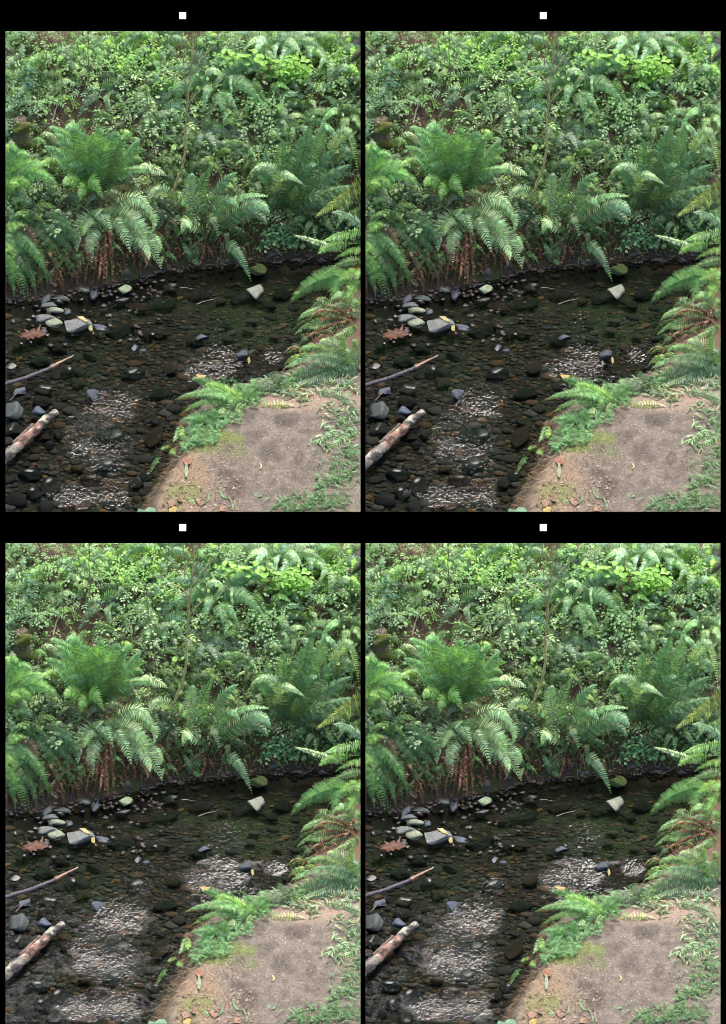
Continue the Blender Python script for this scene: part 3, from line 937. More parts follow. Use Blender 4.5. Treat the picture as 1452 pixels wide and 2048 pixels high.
def hillcol(X, Y, rs):
    k = rs.rand()
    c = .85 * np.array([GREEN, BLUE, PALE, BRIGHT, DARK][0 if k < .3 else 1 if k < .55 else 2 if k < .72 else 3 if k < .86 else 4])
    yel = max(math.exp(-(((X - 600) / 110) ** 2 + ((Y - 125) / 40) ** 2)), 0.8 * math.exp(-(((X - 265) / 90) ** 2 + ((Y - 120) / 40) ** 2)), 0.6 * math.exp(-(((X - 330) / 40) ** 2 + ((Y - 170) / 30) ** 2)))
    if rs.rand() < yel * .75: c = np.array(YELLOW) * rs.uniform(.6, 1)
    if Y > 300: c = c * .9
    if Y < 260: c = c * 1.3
    return c
BGP = [(428, 208), (470, 168), (400, 268), (445, 268), (322, 236), (206, 196), (550, 120), (610, 112), (668, 134), (500, 128), (312, 108), (236, 92), (484, 312), (596, 262), (692, 244), (118, 318), (190, 340), (430, 380), (600, 340)]
def hilldens(X, Y):
    d = 0.50 + 1.5 * (fbm(X / 40, Y / 30, 91, 3) - .40) * 1.3
    for cx, cy, rx, ry, k in ((165, 222, 85, 36, .95), (475, 192, 46, 26, .95), (178, 345, 66, 58, .92), (440, 410, 62, 48, .9), (590, 370, 66, 58, .85), (520, 185, 30, 10, .7), (280, 230, 40, 18, .6), (620, 205, 60, 9, .7), (185, 330, 50, 50, .9), (50, 95, 50, 16, .6), (250, 410, 100, 50, .8), (590, 400, 60, 30, .8), (60, 500, 90, 60, .8),
                              (470, 260, 20, 20, .5), (680, 85, 45, 20, .9), (640, 190, 50, 12, .5), (330, 330, 60, 40, .5), (60, 275, 35, 35, .5), (330, 470, 90, 40, .9), (520, 470, 60, 30, .85), *[(a_, b_ - 14, 34, 22, .8) for a_, b_ in BGP]):
        d = d * (1 - k * np.exp(-(((X - cx) / rx) ** 2 + ((Y - cy) / ry) ** 2) ** 2))
    d = np.where(Y > 440, d * .25, d)
    return np.clip(d, 0.02, 1)
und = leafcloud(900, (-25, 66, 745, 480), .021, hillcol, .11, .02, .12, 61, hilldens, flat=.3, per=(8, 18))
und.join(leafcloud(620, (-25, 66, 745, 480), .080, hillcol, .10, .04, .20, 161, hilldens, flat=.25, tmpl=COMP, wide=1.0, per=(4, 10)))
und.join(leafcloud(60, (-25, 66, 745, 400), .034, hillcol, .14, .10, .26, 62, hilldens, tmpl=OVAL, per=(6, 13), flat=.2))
rs = np.random.RandomState(63)
for i in range(2100):
    X = rs.uniform(-20, 740); Y = rs.uniform(70, 480)
    if rs.rand() > 1.35 * hilldens(np.array([X]), np.array([Y]))[0]: continue
    b = G(X, Y); L = rs.uniform(.10, .30); a = rs.uniform(-3.6, .5)
    dr = np.array([math.cos(a), math.sin(a) * .7, 0]); rz = rs.uniform(.25, 1.0)
    st_ = 'lady' if rs.rand() < .35 else 'sword'
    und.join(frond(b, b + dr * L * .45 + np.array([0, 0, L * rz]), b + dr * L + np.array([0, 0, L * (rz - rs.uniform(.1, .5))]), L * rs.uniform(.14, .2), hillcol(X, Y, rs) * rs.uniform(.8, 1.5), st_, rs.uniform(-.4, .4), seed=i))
thing('undergrowth', None, None, (0, 0, 0), [(None, und, 'leaf', False)], kind='stuff', sheared=True)

# dead leaves and twigs over the slope
rs = np.random.RandomState(71)
def litter(n, region, size, cols, seed, tmpl=OVAL, dens=None, wide=.6, h=.006):
    rs = np.random.RandomState(seed)
    X = rs.uniform(region[0], region[2], n); Y = rs.uniform(region[1], region[3], n)
    if dens is not None:
        k = rs.rand(n) < dens(X, Y); X, Y = X[k], Y[k]
    P = G(X, Y, h); n = len(P)
    a = rs.uniform(0, 6.283, n)
    ex = nrm(np.stack([np.cos(a), np.sin(a) * .8, rs.normal(size=n) * .3 + np.sin(a) * .3], 1))
    ez = nrm(np.stack([rs.normal(size=n) * .4, rs.normal(size=n) * .4 - .4, np.ones(n)], 1))
    ey = nrm(np.cross(ez, ex)); ez = np.cross(ex, ey)
    sz = size * rs.uniform(.4, 1.2, n)
    C = np.array(cols)[rs.randint(0, len(cols), n)] * rs.uniform(.6, 1.3, (n, 1))
    d = D(); d.add(*stamp(*tmpl, P, ex, ey, ez, sz, sz * wide, sz, C)); return d
lit = litter(5200, (-25, 66, 745, 520), .030, [(.17, .10, .06), (.23, .16, .10), (.10, .055, .035), (.30, .23, .15), (.13, .06, .04)], 72, KITE)
for i in range(700):
    X = rs.uniform(-20, 740); Y = rs.uniform(70, 540)
    p = G(X, Y, .01); a = rs.uniform(0, 6.28); L = rs.uniform(.05, .25); tl = rs.uniform(-.2, .9)
    q = p + np.array([math.cos(a) * L, math.sin(a) * L * .3, L * tl])
    lit.join(tube([p, (p + q) / 2 + rs.normal(size=3) * .012, q], [.003, .0024, .0012], [(.13, .09, .05), (.22, .17, .11), (.08, .05, .03)][i % 3], 3, cap=False))
for i in range(230):
    X = rs.uniform(-20, 740); Y = rs.uniform(90, 420)
    p = G(X, Y, .0); L = rs.uniform(.12, .42)
    q = p + np.array([rs.normal() * .05, -rs.uniform(0, .06), L])
    lit.join(tube(smooth_path([p, (p + q) / 2 + rs.normal(size=3) * .015, q], 6), np.linspace(.0032, .0014, 6), [(.20, .12, .07), (.26, .22, .10), (.13, .15, .06)][i % 3], 3, cap=False))
thing('leaf_litter', None, None, (0, 0, 0), [(None, lit, 'dead', False)], kind='stuff', sheared=True)

sd = D(); rs = np.random.RandomState(65)
for i in range(420):
    X = rs.uniform(-20, 735); x = float(U2X(X - 11)); y = float(shore_y(x)) + rs.normal() * .035 - .01
    z = float(terr(x, y)); w_ = rs.uniform(.008, .026)
    sd.join(stone_data(np.array([x, y, z + w_ * .1]), (w_, w_ * .8, w_ * .6), np.array(pal2[rs.randint(8)]) * rs.uniform(.5, 1.3), i, .14, 1))
for i in range(130):
    X = rs.uniform(20, 330); Y = rs.uniform(572, 690) if i < 70 else rs.uniform(560, 600)
    w_ = rs.uniform(.010, .030); c0 = np.array([W(X, Y)[0], float(W(X, Y)[1]) / SI, 0.0]); c0[2] = -w_ * .5 + .008 * rs.rand()
    if c0[1] > shore_y(c0[0]): continue
    sd.join(stone_data(c0, (w_, w_ * .9, w_ * .6), np.array(pal2[rs.randint(8)]) * rs.uniform(.5, 1.2), i, .2, 2))
thing('shore_gravel', None, None, (0, 0, 0), [(None, sd, 'stone', True)], kind='stuff', sheared=True)
# dead fronds, small green fronds and fibres over the cut face of the far bank
rs = np.random.RandomState(64); bk = D(); gk = D()
for i in range(380):
    X = rs.uniform(-20, 600); Y = np.interp(X, [0, 150, 300, 420, 700], [575, 560, 525, 505, 490]) - rs.uniform(0, 85) + rs.uniform(-4, 8)
    b = G(X, Y); L = rs.uniform(.07, .2); a = rs.uniform(-2.8, -.3)
    dr = np.array([math.cos(a) * .6, -.45, 0])
    c_ = 1.3 * np.array([BROWN, TAN, (.10, .05, .03), (.20, .11, .06), (.14, .08, .05)][rs.randint(5)])
    bk.join(frond(b, b + dr * L * .5 + np.array([0, 0, L * .1]), b + dr * L * .7 + np.array([0, 0, -L * .6]), L * .17, c_, 'dead', rs.uniform(-.8, .8), seed=i))
for i in range(460):
    X = rs.uniform(-20, 740); Y = np.interp(X, [0, 150, 300, 420, 700], [570, 550, 520, 500, 500]) - rs.uniform(-4, 100)
    b = G(X, Y); L = rs.uniform(.06, .14); a = rs.uniform(-2.9, -.2)
    dr = np.array([math.cos(a), -.5, 0]); rz = rs.uniform(.1, .6)
    gk.join(frond(b, b + dr * L * .45 + np.array([0, 0, L * rz]), b + dr * L + np.array([0, 0, L * (rz - .5)]), L * .22, np.array(GREEN) * rs.uniform(.4, 1.1), 'lady' if i % 2 else 'sword', rs.uniform(-.4, .4), seed=i))
for i in range(170):
    v = rs.uniform(455, 700); xb = float(bank_x(V2Y(v))); x = xb + rs.uniform(-.03, .30); y = float(V2Y(v)) + rs.uniform(-.05, .02)
    b = np.array([x, y, float(terr(x, y))]); L = rs.uniform(.07, .18); a = rs.uniform(1.8, 4.4)
    dr = np.array([math.cos(a), math.sin(a), 0]); rz = rs.uniform(.1, .5)
    if i % 5 < 2:
        bk.join(frond(b, b + dr * L * .5 + np.array([0, 0, L * rz]), b + dr * L + np.array([0, 0, L * (rz - .5)]), L * .14, [BROWN, TAN, (.20, .11, .06)][i % 3], 'dead', rs.uniform(-.8, .8), seed=i))
    else:
        gk.join(frond(b, b + dr * L * .5 + np.array([0, 0, L * rz]), b + dr * L + np.array([0, 0, L * (rz - .5)]), L * .2, np.array([GREEN, BRIGHT, DARK][i % 3]) * rs.uniform(.4, .9), 'lady' if i % 3 == 0 else 'sword', rs.uniform(-.4, .4), seed=i))
for i in range(90):
    X = rs.uniform(-15, 165); Y = rs.uniform(435, 560)
    b = G(X, Y); L = rs.uniform(.10, .20); a = rs.uniform(-2.6, -.5)
    dr = np.array([math.cos(a) * .8, -.6, 0])
    gk.join(frond(b, b + dr * L * .5 + np.array([0, 0, L * .2]), b + dr * L * .9 + np.array([0, 0, -L * .5]), L * .22, np.array(GREEN) * rs.uniform(.5, 1.3), 'lady', rs.uniform(-.4, .4), seed=i + 500))
thing('dead_bracken', None, None, (0, 0, 0), [(None, bk, 'dead', False)], kind='stuff', sheared=True)
thing('bank_foliage', None, None, (0, 0, 0), [(None, gk, 'leaf', False)], kind='stuff', sheared=True)

# ================================================================= ferns, placed one by one
D_ = 'dead'; L_ = 'lady'
# the tall green fern in the middle left
img_fern("tall upright green fern crowning the bank above the pale drooping fern", 190, 402, [
 (158, 300, 98, 254, .02, .10, 24), (150, 330, 88, 292, .10, .20, 20), (163, 292, 148, 262, .0, .06, 24), (176, 305, 176, 272, .05, .12, 24),
 (186, 300, 196, 280, .0, .05, 22), (206, 310, 222, 283, .0, .05, 22), (222, 312, 262, 264, -.02, .02, 22), (236, 325, 292, 300, .02, .08, 20),
 (240, 345, 312, 345, .04, .10, 20), (226, 300, 246, 276, -.05, .0, 20), (142, 340, 112, 318, .1, .2, 20), (150, 360, 128, 372, .18, .28, 18, BRIGHT),
 (178, 358, 205, 396, .14, .24, 24, BRIGHT), (172, 372, 160, 400, .16, .28, 20, BRIGHT), (170, 340, 140, 330, .08, .16, 22), (200, 340, 206, 300, .12, .16, 22),
 (215, 345, 240, 320, .08, .14, 22, DARK), (165, 280, 130, 258, .1, .16, 22), (195, 290, 205, 264, .1, .14, 20), (150, 310, 112, 268, .12, .2, 22), (215, 300, 238, 268, .1, .12, 20), (180, 310, 160, 268, .14, .2, 22), (200, 320, 214, 280, .14, .2, 22), (246, 320, 276, 282, .1, .14, 20), (160, 350, 150, 310, .05, .1, 22, DARK), (196, 355, 190, 320, .0, .0, 24, DARK), (228, 362, 262, 368, .05, .1, 18, DARK),
 (205, 330, 232, 300, .0, .0, 22, DARK), (176, 340, 166, 300, -.04, -.04, 22, GREEN), (244, 330, 285, 322, .0, .02, 20, GREEN)], (.105, .270, .065))
# the pale drooping fern hanging over the water
img_fern("drooping pale blue green fern hanging over the water with a brown skirt", 208, 428, [
 (170, 448, 154, 502, .16, .32, 24, (.30, .46, .20)), (182, 470, 184, 527, .18, .36, 22), (176, 436, 166, 470, .14, .26, 22), (203, 420, 224, 468, .12, .26, 22), (232, 440, 260, 502, .14, .32, 21),
 (272, 452, 322, 536, .12, .34, 28), (262, 436, 292, 480, .18, .30, 24), (268, 394, 304, 434, .02, .14, 20), (276, 470, 298, 518, .16, .32, 20),
 (290, 420, 306, 462, .06, .18, 18), (252, 450, 272, 505, .10, .24, 20, BLUE), (300, 470, 316, 505, .10, .2, 18),
 (210, 480, 205, 585, .10, .22, 10, BROWN, D_), (195, 500, 186, 570, .10, .20, 10, BROWN, D_), (220, 490, 226, 572, .10, .2, 10, BROWN, D_), (180, 510, 170, 562, .1, .18, 9, BROWN, D_),
 (262, 500, 262, 538, .06, .14, 10, BROWN, D_), (200, 520, 196, 560, .16, .22, 11, (.26, .14, .08), D_), (214, 520, 212, 566, .16, .22, 11, (.22, .11, .06), D_),
 (280, 500, 288, 535, .08, .16, 12, (.28, .17, .09), D_), (240, 490, 246, 545, .04, .1, 10, (.09, .04, .025), D_), (205, 500, 176, 540, .1, .2, 9, (.12, .055, .03), D_)], PALE)
# the middle fern
img_fern("arching fern with brown stalks in the middle of the far bank", 410, 474, [
 (396, 402, 424, 332, -.04, .02, 24), (432, 386, 474, 345, -.05, -.02, 19), (462, 402, 536, 392, .06, .14, 18, (.085, .23, .06)), (446, 402, 478, 418, .08, .18, 15, (.10, .25, .08)),
 (498, 410, 538, 430, .06, .16, 20, (.10, .235, .10)), (490, 428, 534, 448, .04, .12, 16, BLUE), (378, 440, 364, 466, .10, .18, 20, PALE), (382, 384, 388, 350, -.04, -.04, 20, BLUE),
 (458, 440, 492, 424, .02, .06, 16, DARK), (425, 470, 440, 440, .04, .06, 14, DARK), (384, 500, 366, 486, .08, .12, 14), (470, 500, 502, 562, .22, .40, 15, (.11, .24, .09), 'sword', 434, 489),
 (384, 492, 362, 510, .08, .14, 9, TAN, D_), (390, 505, 378, 525, .08, .14, 9, BROWN, D_), (404, 510, 398, 532, .08, .12, 9, BROWN, D_), (420, 500, 428, 515, .08, .12, 8, BROWN, D_),
 (392, 515, 400, 524, .10, .16, 14, DARK), (376, 506, 388, 522, .1, .14, 12, DARK)], (.075, .205, .060))
# small arching fern between
img_fern("small fern arching to the left beside the foot of the sapling", 350, 418, [
 (326, 380, 296, 392, .04, .12, 15, PALE), (300, 330, 272, 334, .1, .14, 15, PALE, 'sword', 300, 345), (306, 336, 332, 350, .1, .16, 16, PALE, 'sword', 285, 334), (330, 430, 312, 462, .06, .14, 17, (.06, .13, .06)),
 (345, 440, 352, 470, .06, .14, 15, (.06, .12, .05)), (322, 415, 300, 440, .04, .1, 15, DARK), (365, 400, 378, 425, .06, .12, 12, GREEN), (335, 450, 330, 490, .08, .16, 14, (.10, .11, .06))], PALE)
# the dense dark fern on the right
img_fern("dense dark green fern filling the right part of the far bank", 575, 428, [
 (566, 345, 566, 280, -.04, -.02, 24), (590, 330, 606, 272, -.04, -.04, 24), (616, 330, 646, 262, -.03, .0, 22), (545, 350, 530, 300, -.02, .02, 22), (545, 372, 508, 340, .02, .08, 20),
 (628, 345, 668, 300, .0, .06, 22), (640, 365, 700, 330, .04, .12, 22), (640, 390, 704, 372, .04, .12, 20), (622, 402, 680, 414, .06, .14, 18), (548, 342, 500, 345, .04, .1, 16, PALE),
 (560, 355, 606, 368, .1, .2, 16, PALE), (602, 350, 632, 330, .04, .1, 18), (575, 380, 560, 330, .04, .04, 22, DARK), (598, 385, 610, 340, .04, .04, 22, DARK), (560, 398, 530, 372, .06, .1, 18, DARK),
 (612, 398, 650, 380, .08, .12, 18, DARK), (590, 400, 590, 372, .1, .12, 18, DARK), (604, 312, 622, 250, -.08, -.08, 20), (552, 400, 536, 420, .08, .12, 14, DARK), (612, 420, 642, 432, .06, .12, 14, DARK)], (.060, .170, .055))
img_fern("pale feathery fern arching high at the far right of the slope", 650, 352, [
 (650, 250, 704, 330, .02, .10, 13, (.15, .33, .14)), (690, 262, 716, 352, .04, .14, 13, PALE), (668, 330, 716, 300, .04, .10, 15), (660, 345, 716, 352, .06, .14, 16, (.10, .24, .11)), (690, 300, 700, 345, .05, .1, 12, BLUE),
 (640, 300, 612, 262, .0, .0, 16, BLUE), (676, 372, 716, 392, .06, .14, 14), (640, 340, 600, 330, .05, .1, 15)], (.09, .22, .09))
img_fern("bright light green lacy fern, upper clump at the left edge", 2, 400, [
 (55, 346, 120, 374, .05, .16, 26, (.16, .38, .07)), (45, 332, 100, 332, .03, .1, 24, (.14, .34, .07)), (30, 318, 60, 314, .0, .06, 20, (.14, .34, .07)), (18, 370, 40, 372, .1, .18, 20, BRIGHT),
 (24, 400, 52, 392, .1, .18, 18, GREEN), (20, 300, 40, 318, -.04, .0, 16, (.14, .34, .08)), (22, 430, 36, 436, .1, .16, 14, BRIGHT), (36, 360, 70, 388, .1, .18, 18, BRIGHT)], BRIGHT, 'lady', name='lady_fern')
img_fern("mid green lacy fern spreading below the bright one beside the driftwood root", 66, 438, [
 (96, 434, 150, 448, .08, .16, 20), (100, 450, 132, 492, .14, .26, 22), (84, 456, 104, 500, .14, .26, 22), (112, 446, 160, 470, .14, .26, 22), (74, 440, 62, 420, .05, .1, 18), (110, 468, 158, 515, .18, .3, 18),
 (60, 446, 42, 470, .1, .2, 20), (120, 430, 146, 432, .04, .1, 16, DARK), (92, 468, 122, 510, .18, .30, 20, DARK), (136, 462, 152, 500, .2, .28, 18)], (.050, .150, .040), 'lady', name='lady_fern')
img_fern("deep green fern hanging down to the water at the left edge", 8, 458, [
 (36, 500, 58, 605, .12, .36, 20), (58, 496, 86, 582, .10, .30, 22), (20, 510, 44, 590, .16, .36, 18, BRIGHT), (30, 500, 50, 600, .2, .42, 24, (.12, .30, .07)), (50, 510, 72, 592, .2, .42, 22), (20, 520, 30, 596, .2, .40, 22), (60, 490, 96, 560, .2, .36, 20), (14, 480, 24, 550, .14, .28, 20), (46, 520, 74, 575, .14, .3, 18, DARK),
 (66, 472, 48, 545, .14, .26, 12, (.14, .11, .06)), (24, 450, 50, 450, .05, .12, 18, BRIGHT), (12, 500, 30, 575, .16, .32, 18)], (.060, .190, .040), 'lady', name='lady_fern')
# ferns of the near right bank, fronds reaching in from the edge
bR = G(716, 640)
img_fern("fern leaning in over the water from the right edge with olive fronds", 735, 560, [
 (692, 388, 632, 432, .0, .14, 22, OLIVE, None, 745, 350), (700, 432, 664, 424, .02, .10, 14, (.16, .33, .16), 'sword', 730, 462), (690, 466, 646, 482, .0, .10, 18, (.12, .30, .05), 'sword', 735, 462),
 (636, 484, 588, 470, .04, .14, 10, PALE, 'sword', 690, 506), (662, 492, 636, 508, .06, .14, 14, BRIGHT, 'lady', 716, 486), (700, 500, 668, 520, .04, .12, 14, BRIGHT, 'lady', 740, 500),
 (640, 560, 580, 606, .10, .22, 26, (.11, .30, .05), 'lady', 722, 552), (672, 560, 664, 608, .10, .2, 24, (.09, .26, .05), 'lady', 690, 550), (700, 545, 676, 560, .06, .14, 20, BRIGHT, 'lady', 735, 540),
 (690, 525, 650, 545, .04, .12, 12, PALE, 'lady', 728, 520), (706, 580, 690, 612, .1, .18, 20, BRIGHT, 'lady', 728, 560)], BRIGHT, base=G(735, 560))
img_fern("tangled fern on the right bank with many curled dead brown fronds", 706, 640, [
 (640, 620, 596, 640, .04, .12, 13, (.10, .22, .05)), (650, 610, 636, 600, .0, .04, 13, (.14, .24, .10)), (640, 640, 590, 668, .06, .16, 13, GREEN), (655, 650, 600, 655, .06, .12, 12, (.10, .22, .05)), (690, 610, 660, 618, .0, .06, 14, (.14, .24, .10)),
 (700, 660, 660, 676, .06, .12, 14, GREEN), (716, 625, 690, 628, .0, .04, 14, (.14, .24, .10)), (660, 636, 640, 640, .06, .1, 9, BROWN, D_), (650, 655, 600, 690, .08, .16, 9, BROWN, D_), (640, 660, 590, 700, .08, .16, 8, (.20, .11, .06), D_),
 (680, 620, 650, 610, .06, .1, 9, BROWN, D_), (690, 640, 655, 655, .08, .14, 9, (.22, .12, .07), D_), (700, 645, 690, 670, .08, .14, 9, BROWN, D_), (650, 620, 618, 640, .08, .16, 8, (.20, .11, .06), D_),
 (700, 615, 716, 640, .08, .14, 9, BROWN, D_), (716, 600, 700, 625, .02, .1, 14, GREEN), (690, 590, 660, 600, .0, .08, 14, (.10, .22, .05)), (620, 690, 566, 742, .1, .2, 9, (.10, .045, .03), D_)], tuple(.68 * a for a in GREEN))
img_fern("spread of grey green fronds over the brow of the near bank", 716, 742, [
 (640, 712, 570, 735, .04, .12, 22, (.10, .22, .08)), (676, 694, 640, 682, .0, .06, 20, (.20, .30, .12)), (650, 730, 560, 762, .06, .14, 18, (.09, .20, .07)), (690, 700, 690, 672, .0, .0, 18, GREEN), (700, 740, 640, 752, .06, .12, 18, (.10, .22, .09)),
 (660, 745, 590, 778, .08, .12, 16, (.14, .24, .10)), (680, 720, 630, 712, .04, .08, 20, BLUE), (716, 700, 706, 680, .0, .02, 18, GREEN), (706, 715, 690, 700, .04, .06, 16, BLUE), (650, 700, 600, 700, .02, .1, 16, GREEN), (620, 750, 540, 782, .06, .1, 14, (.10, .20, .10))], tuple(.68 * a for a in GREEN))
img_fern("bright fresh fern on the tip of the near bank beside the ripples", 490, 812, [
 (420, 785, 348, 800, .04, .12, 18, (.12, .30, .08)), (420, 768, 384, 758, .0, .06, 16, (.12, .30, .08)), (440, 775, 410, 770, .0, .06, 16, BRIGHT), (425, 800, 362, 826, .06, .12, 17, BRIGHT), (450, 810, 392, 838, .08, .12, 15, (.10, .25, .07)),
 (470, 790, 440, 768, .0, .0, 20, BRIGHT), (500, 790, 520, 772, -.04, -.04, 18, GREEN), (450, 790, 395, 790, .08, .16, 16, (.14, .32, .09)), (430, 800, 375, 812, .08, .16, 14, (.09, .24, .06)), (440, 782, 400, 778, .04, .1, 14, (.15, .34, .10))], BRIGHT, 'lady', name='lady_fern')
img_fern("low lacy fern spilling over the water edge of the sandy bank", 410, 850, [
 (385, 838, 358, 842, .04, .1, 15), (390, 852, 366, 866, .05, .1, 15), (398, 866, 384, 888, .05, .1, 15), (430, 832, 420, 812, .0, .02, 14), (440, 845, 466, 842, .0, .0, 14), (420, 870, 424, 890, .05, .08, 14), (402, 838, 384, 822, .02, .06, 14)], (.12, .30, .09), 'lady', name='lady_fern')
img_fern("little pale green star of leaflets on the sandy bank edge", 466, 826, [
 (462, 812, 462, 800, .0, .0, 14, (.30, .42, .18)), (450, 820, 432, 826, .04, .06, 12, (.30, .42, .18)), (476, 816, 482, 806, .0, .0, 12, (.28, .40, .16)), (474, 824, 480, 830, .04, .04, 10, (.26, .38, .16))], PALE)
img_fern("small single frond fern rooted at the waterline of the near bank", 362, 848, [(358, 862, 346, 884, .02, .06, 9, (.12, .30, .08)), (364, 866, 356, 876, .02, .03, 8, BRIGHT)], BRIGHT)
img_fern("small hanging fern dangling over the dark stones from the near bank", 338, 903, [(318, 914, 299, 946, .04, .08, 11, (.14, .34, .09)), (344, 900, 352, 910, .02, .03, 12, BRIGHT, L_), (332, 898, 322, 898, .02, .03, 10, BRIGHT)], BRIGHT)
img_fern("dull fern mat of drooping blades over the brow beside the sparkling water", 560, 782, [
 (535, 765, 510, 758, .0, .04, 14, (.08, .17, .08)), (548, 760, 540, 745, .0, .0, 14, (.09, .18, .09)), (524, 778, 505, 772, .02, .05, 14, (.13, .26, .10)), (560, 762, 566, 750, .0, .0, 12, (.10, .19, .09)), (575, 765, 590, 755, .0, .0, 12, GREEN)], GREEN)

# ferns of the slope behind, each a full rosette
BGF = [
 ("large shaded fern directly behind the thin sapling", 428, 208, .42, 15, (.040, .115, .045), .75, .25, .15),
 ("fern with grey green sprays behind the sapling top", 470, 168, .30, 10, (.10, .19, .10), .5, .35, .15),
 ("pale blue green fern with hanging fronds in mid slope", 400, 268, .26, 9, (.13, .22, .16), .35, .55, .17),
 ("drooping fern of two long pale fronds in the middle of the slope", 445, 268, .22, 7, (.11, .19, .14), .3, .55, .17),
 ("blue green fern just above the tall fern's tips", 322, 236, .30, 10, (.10, .22, .13), .45, .45, .17),
 ("small blue fern in the brown hollow of the slope", 206, 196, .26, 7, (.075, .15, .10), .3, .5, .15),
 ("upright pale fern at the top edge right of centre", 550, 120, .36, 11, (.11, .22, .14), .8, .2, .15),
 ("feathery fern at the top edge near the fallen trunk", 610, 112, .36, 11, (.09, .20, .12), .7, .3, .15),
 ("grey green fern at the foot of the leaning trunk", 668, 134, .30, 10, (.11, .21, .15), .6, .3, .15),
 ("shadowy fern at the top of the slope behind the yellow leaves", 500, 128, .30, 9, (.055, .13, .07), .6, .3, .15),
 ("dark fern at the top edge left of the sapling", 312, 108, .34, 11, (.045, .12, .055), .6, .3, .15),
 ("dim fern at the top edge near the small dark trunk", 236, 92, .26, 8, (.06, .14, .07), .6, .3, .15),
 ("low fern on the slope between sapling foot and dense dark fern", 484, 312, .22, 8, (.08, .19, .08), .5, .4, .16),
 ("fern half hidden above the dense dark fern", 596, 262, .28, 9, (.09, .21, .09), .5, .4, .16),
 ("light green fern at the right edge halfway up the slope", 692, 244, .30, 9, (.09, .22, .09), .55, .35, .15),
 ("dull fern below the moss covered stump", 118, 318, .22, 8, (.09, .22, .07), .4, .4, .17),
 ("shaded fern to the right of the tall upright fern", 296, 412, .24, 9, (.05, .11, .05), .4, .45, .16),
 ("dark fern in the shadow over the clover patch", 632, 452, .26, 10, (.04, .10, .035), .4, .45, .15),
 ("fern in the shade at the right edge above the shore", 700, 432, .26, 8, (.05, .13, .05), .4, .4, .15),
 ("dark little fern under the pale drooping fern's longest frond", 322, 512, .17, 7, (.035, .10, .035), .3, .45, .17),
 ("shaded fern clump under the middle fern's stalks", 452, 470, .17, 7, (.035, .09, .03), .4, .45, .16),
]
for lab, X, Y, R, n, c, rise, droop, wid in BGF:
    rosette(lab, X, Y, R * 1.25, n, np.array(c) * np.array([2.2, 2.0, 1.5]), rise=rise, droop=droop, wid=wid, group="ferns on the slope behind the stream", dead=1 if R > .28 else 0)

# ================================================================= saplings, shrubs, trunks
def pathI(pts, base, dys):
    return np.array([P3(x, y, base[1] - d) for (x, y), d in zip(pts, dys)])
def leaf_spray(P, size, col, seed, tmpl=OVAL, wide=.62, flat=.3):
    rs = np.random.RandomState(seed); n = len(P)
    a = rs.uniform(0, 6.283, n)
    ex = nrm(np.stack([np.cos(a), np.sin(a), rs.normal(size=n) * .2 - .1], 1))
    ez = nrm(np.stack([rs.normal(size=n) * flat, rs.normal(size=n) * flat - .25, np.ones(n)], 1))
    ey = nrm(np.cross(ez, ex)); ez = np.cross(ex, ey)
    sz = size * rs.uniform(.6, 1.25, n)
    d = D(); d.add(*stamp(*tmpl, P, ex, ey, ez, sz, sz * wide, sz, np.clip(np.array(col)[None] * rs.uniform(.7, 1.25, (n, 1)), .004, .9))); return d

b = G(338, 404)
tr_ = smooth_path(pathI([(338, 404), (350, 372), (364, 338), (371, 300), (370, 262), (374, 215), (379, 162), (384, 110), (388, 58)], b, [0, .03, .05, .06, .06, .06, .06, .05, .04]), 40)
rs = np.random.RandomState(5); tr_ += rs.normal(size=tr_.shape) * .002
sap = [('trunk', tube(tr_, np.linspace(.013, .0062, 40), (.38, .33, .13), 7), 'bark', True)]
for pts in ([(374, 235), (372, 180), (366, 110), (364, 58)], [(384, 150), (400, 120), (428, 92), (440, 60)], [(372, 215), (385, 195), (402, 178), (424, 170)], [(376, 170), (360, 150), (340, 142), (318, 150)], [(379, 140), (395, 100), (392, 58)]):
    q = smooth_path(pathI(pts, b, [.06] * len(pts)), 14)
    sap.append(('branch', tube(q, np.linspace(.006, .0026, 14), (.30, .26, .13), 5), 'bark', True, 0))
LP = np.concatenate([pathI([(x, y)], b, [dd]) for x, y, dd in [(rs.uniform(300, 450), rs.uniform(62, 175), rs.uniform(-.1, .2)) for _ in range(70)]])
sap.append(('leaves', leaf_spray(LP, .034, (.12, .30, .05), 6), 'leaf', False, 0))
thing('sapling', "tall thin bare sapling with mossy yellow brown stem rising from mid bank", 'tree', b, sap)

def thin_tree(label, pts, r0, r1, col, nl, box, lc, seed, lsize=.03, name='sapling'):
    b = G(*pts[0]); q = smooth_path(pathI(pts, b, [0] + [.03 + .02 * i for i in range(len(pts) - 1)]), 22)
    rs = np.random.RandomState(seed); q[1:] += rs.normal(size=q[1:].shape) * .0025
    parts = [('stem', tube(q, np.linspace(r0, r1, 22), col, 5), 'bark', True)]
    for k in range(3):
        i = rs.randint(8, 20); e = q[i] + np.array([rs.choice([-1, 1]) * rs.uniform(.06, .18), rs.uniform(-.08, .04), rs.uniform(.02, .14)])
        parts.append(('twig', tube(smooth_path([q[i], (q[i] + e) / 2 + np.array([0, 0, .02]), e], 8), np.linspace(r1 * 1.1, .001, 8), col, 4), 'bark', True, 0))
    if nl:
        P = np.array([P3(rs.uniform(box[0], box[2]), rs.uniform(box[1], box[3]), b[1] - rs.uniform(-.04, .16)) for _ in range(nl)])
        parts.append(('leaves', leaf_spray(P, lsize, lc, seed), 'leaf', False, 0))
    thing(name, label, 'tree', b, parts)
thin_tree("short dark trunked sapling with bright green leaves left of centre", [(180, 198), (178, 150), (176, 105), (177, 58)], .006, .0035, (.20, .17, .09), 60, (150, 90, 240, 150), (.10, .30, .05), 31)
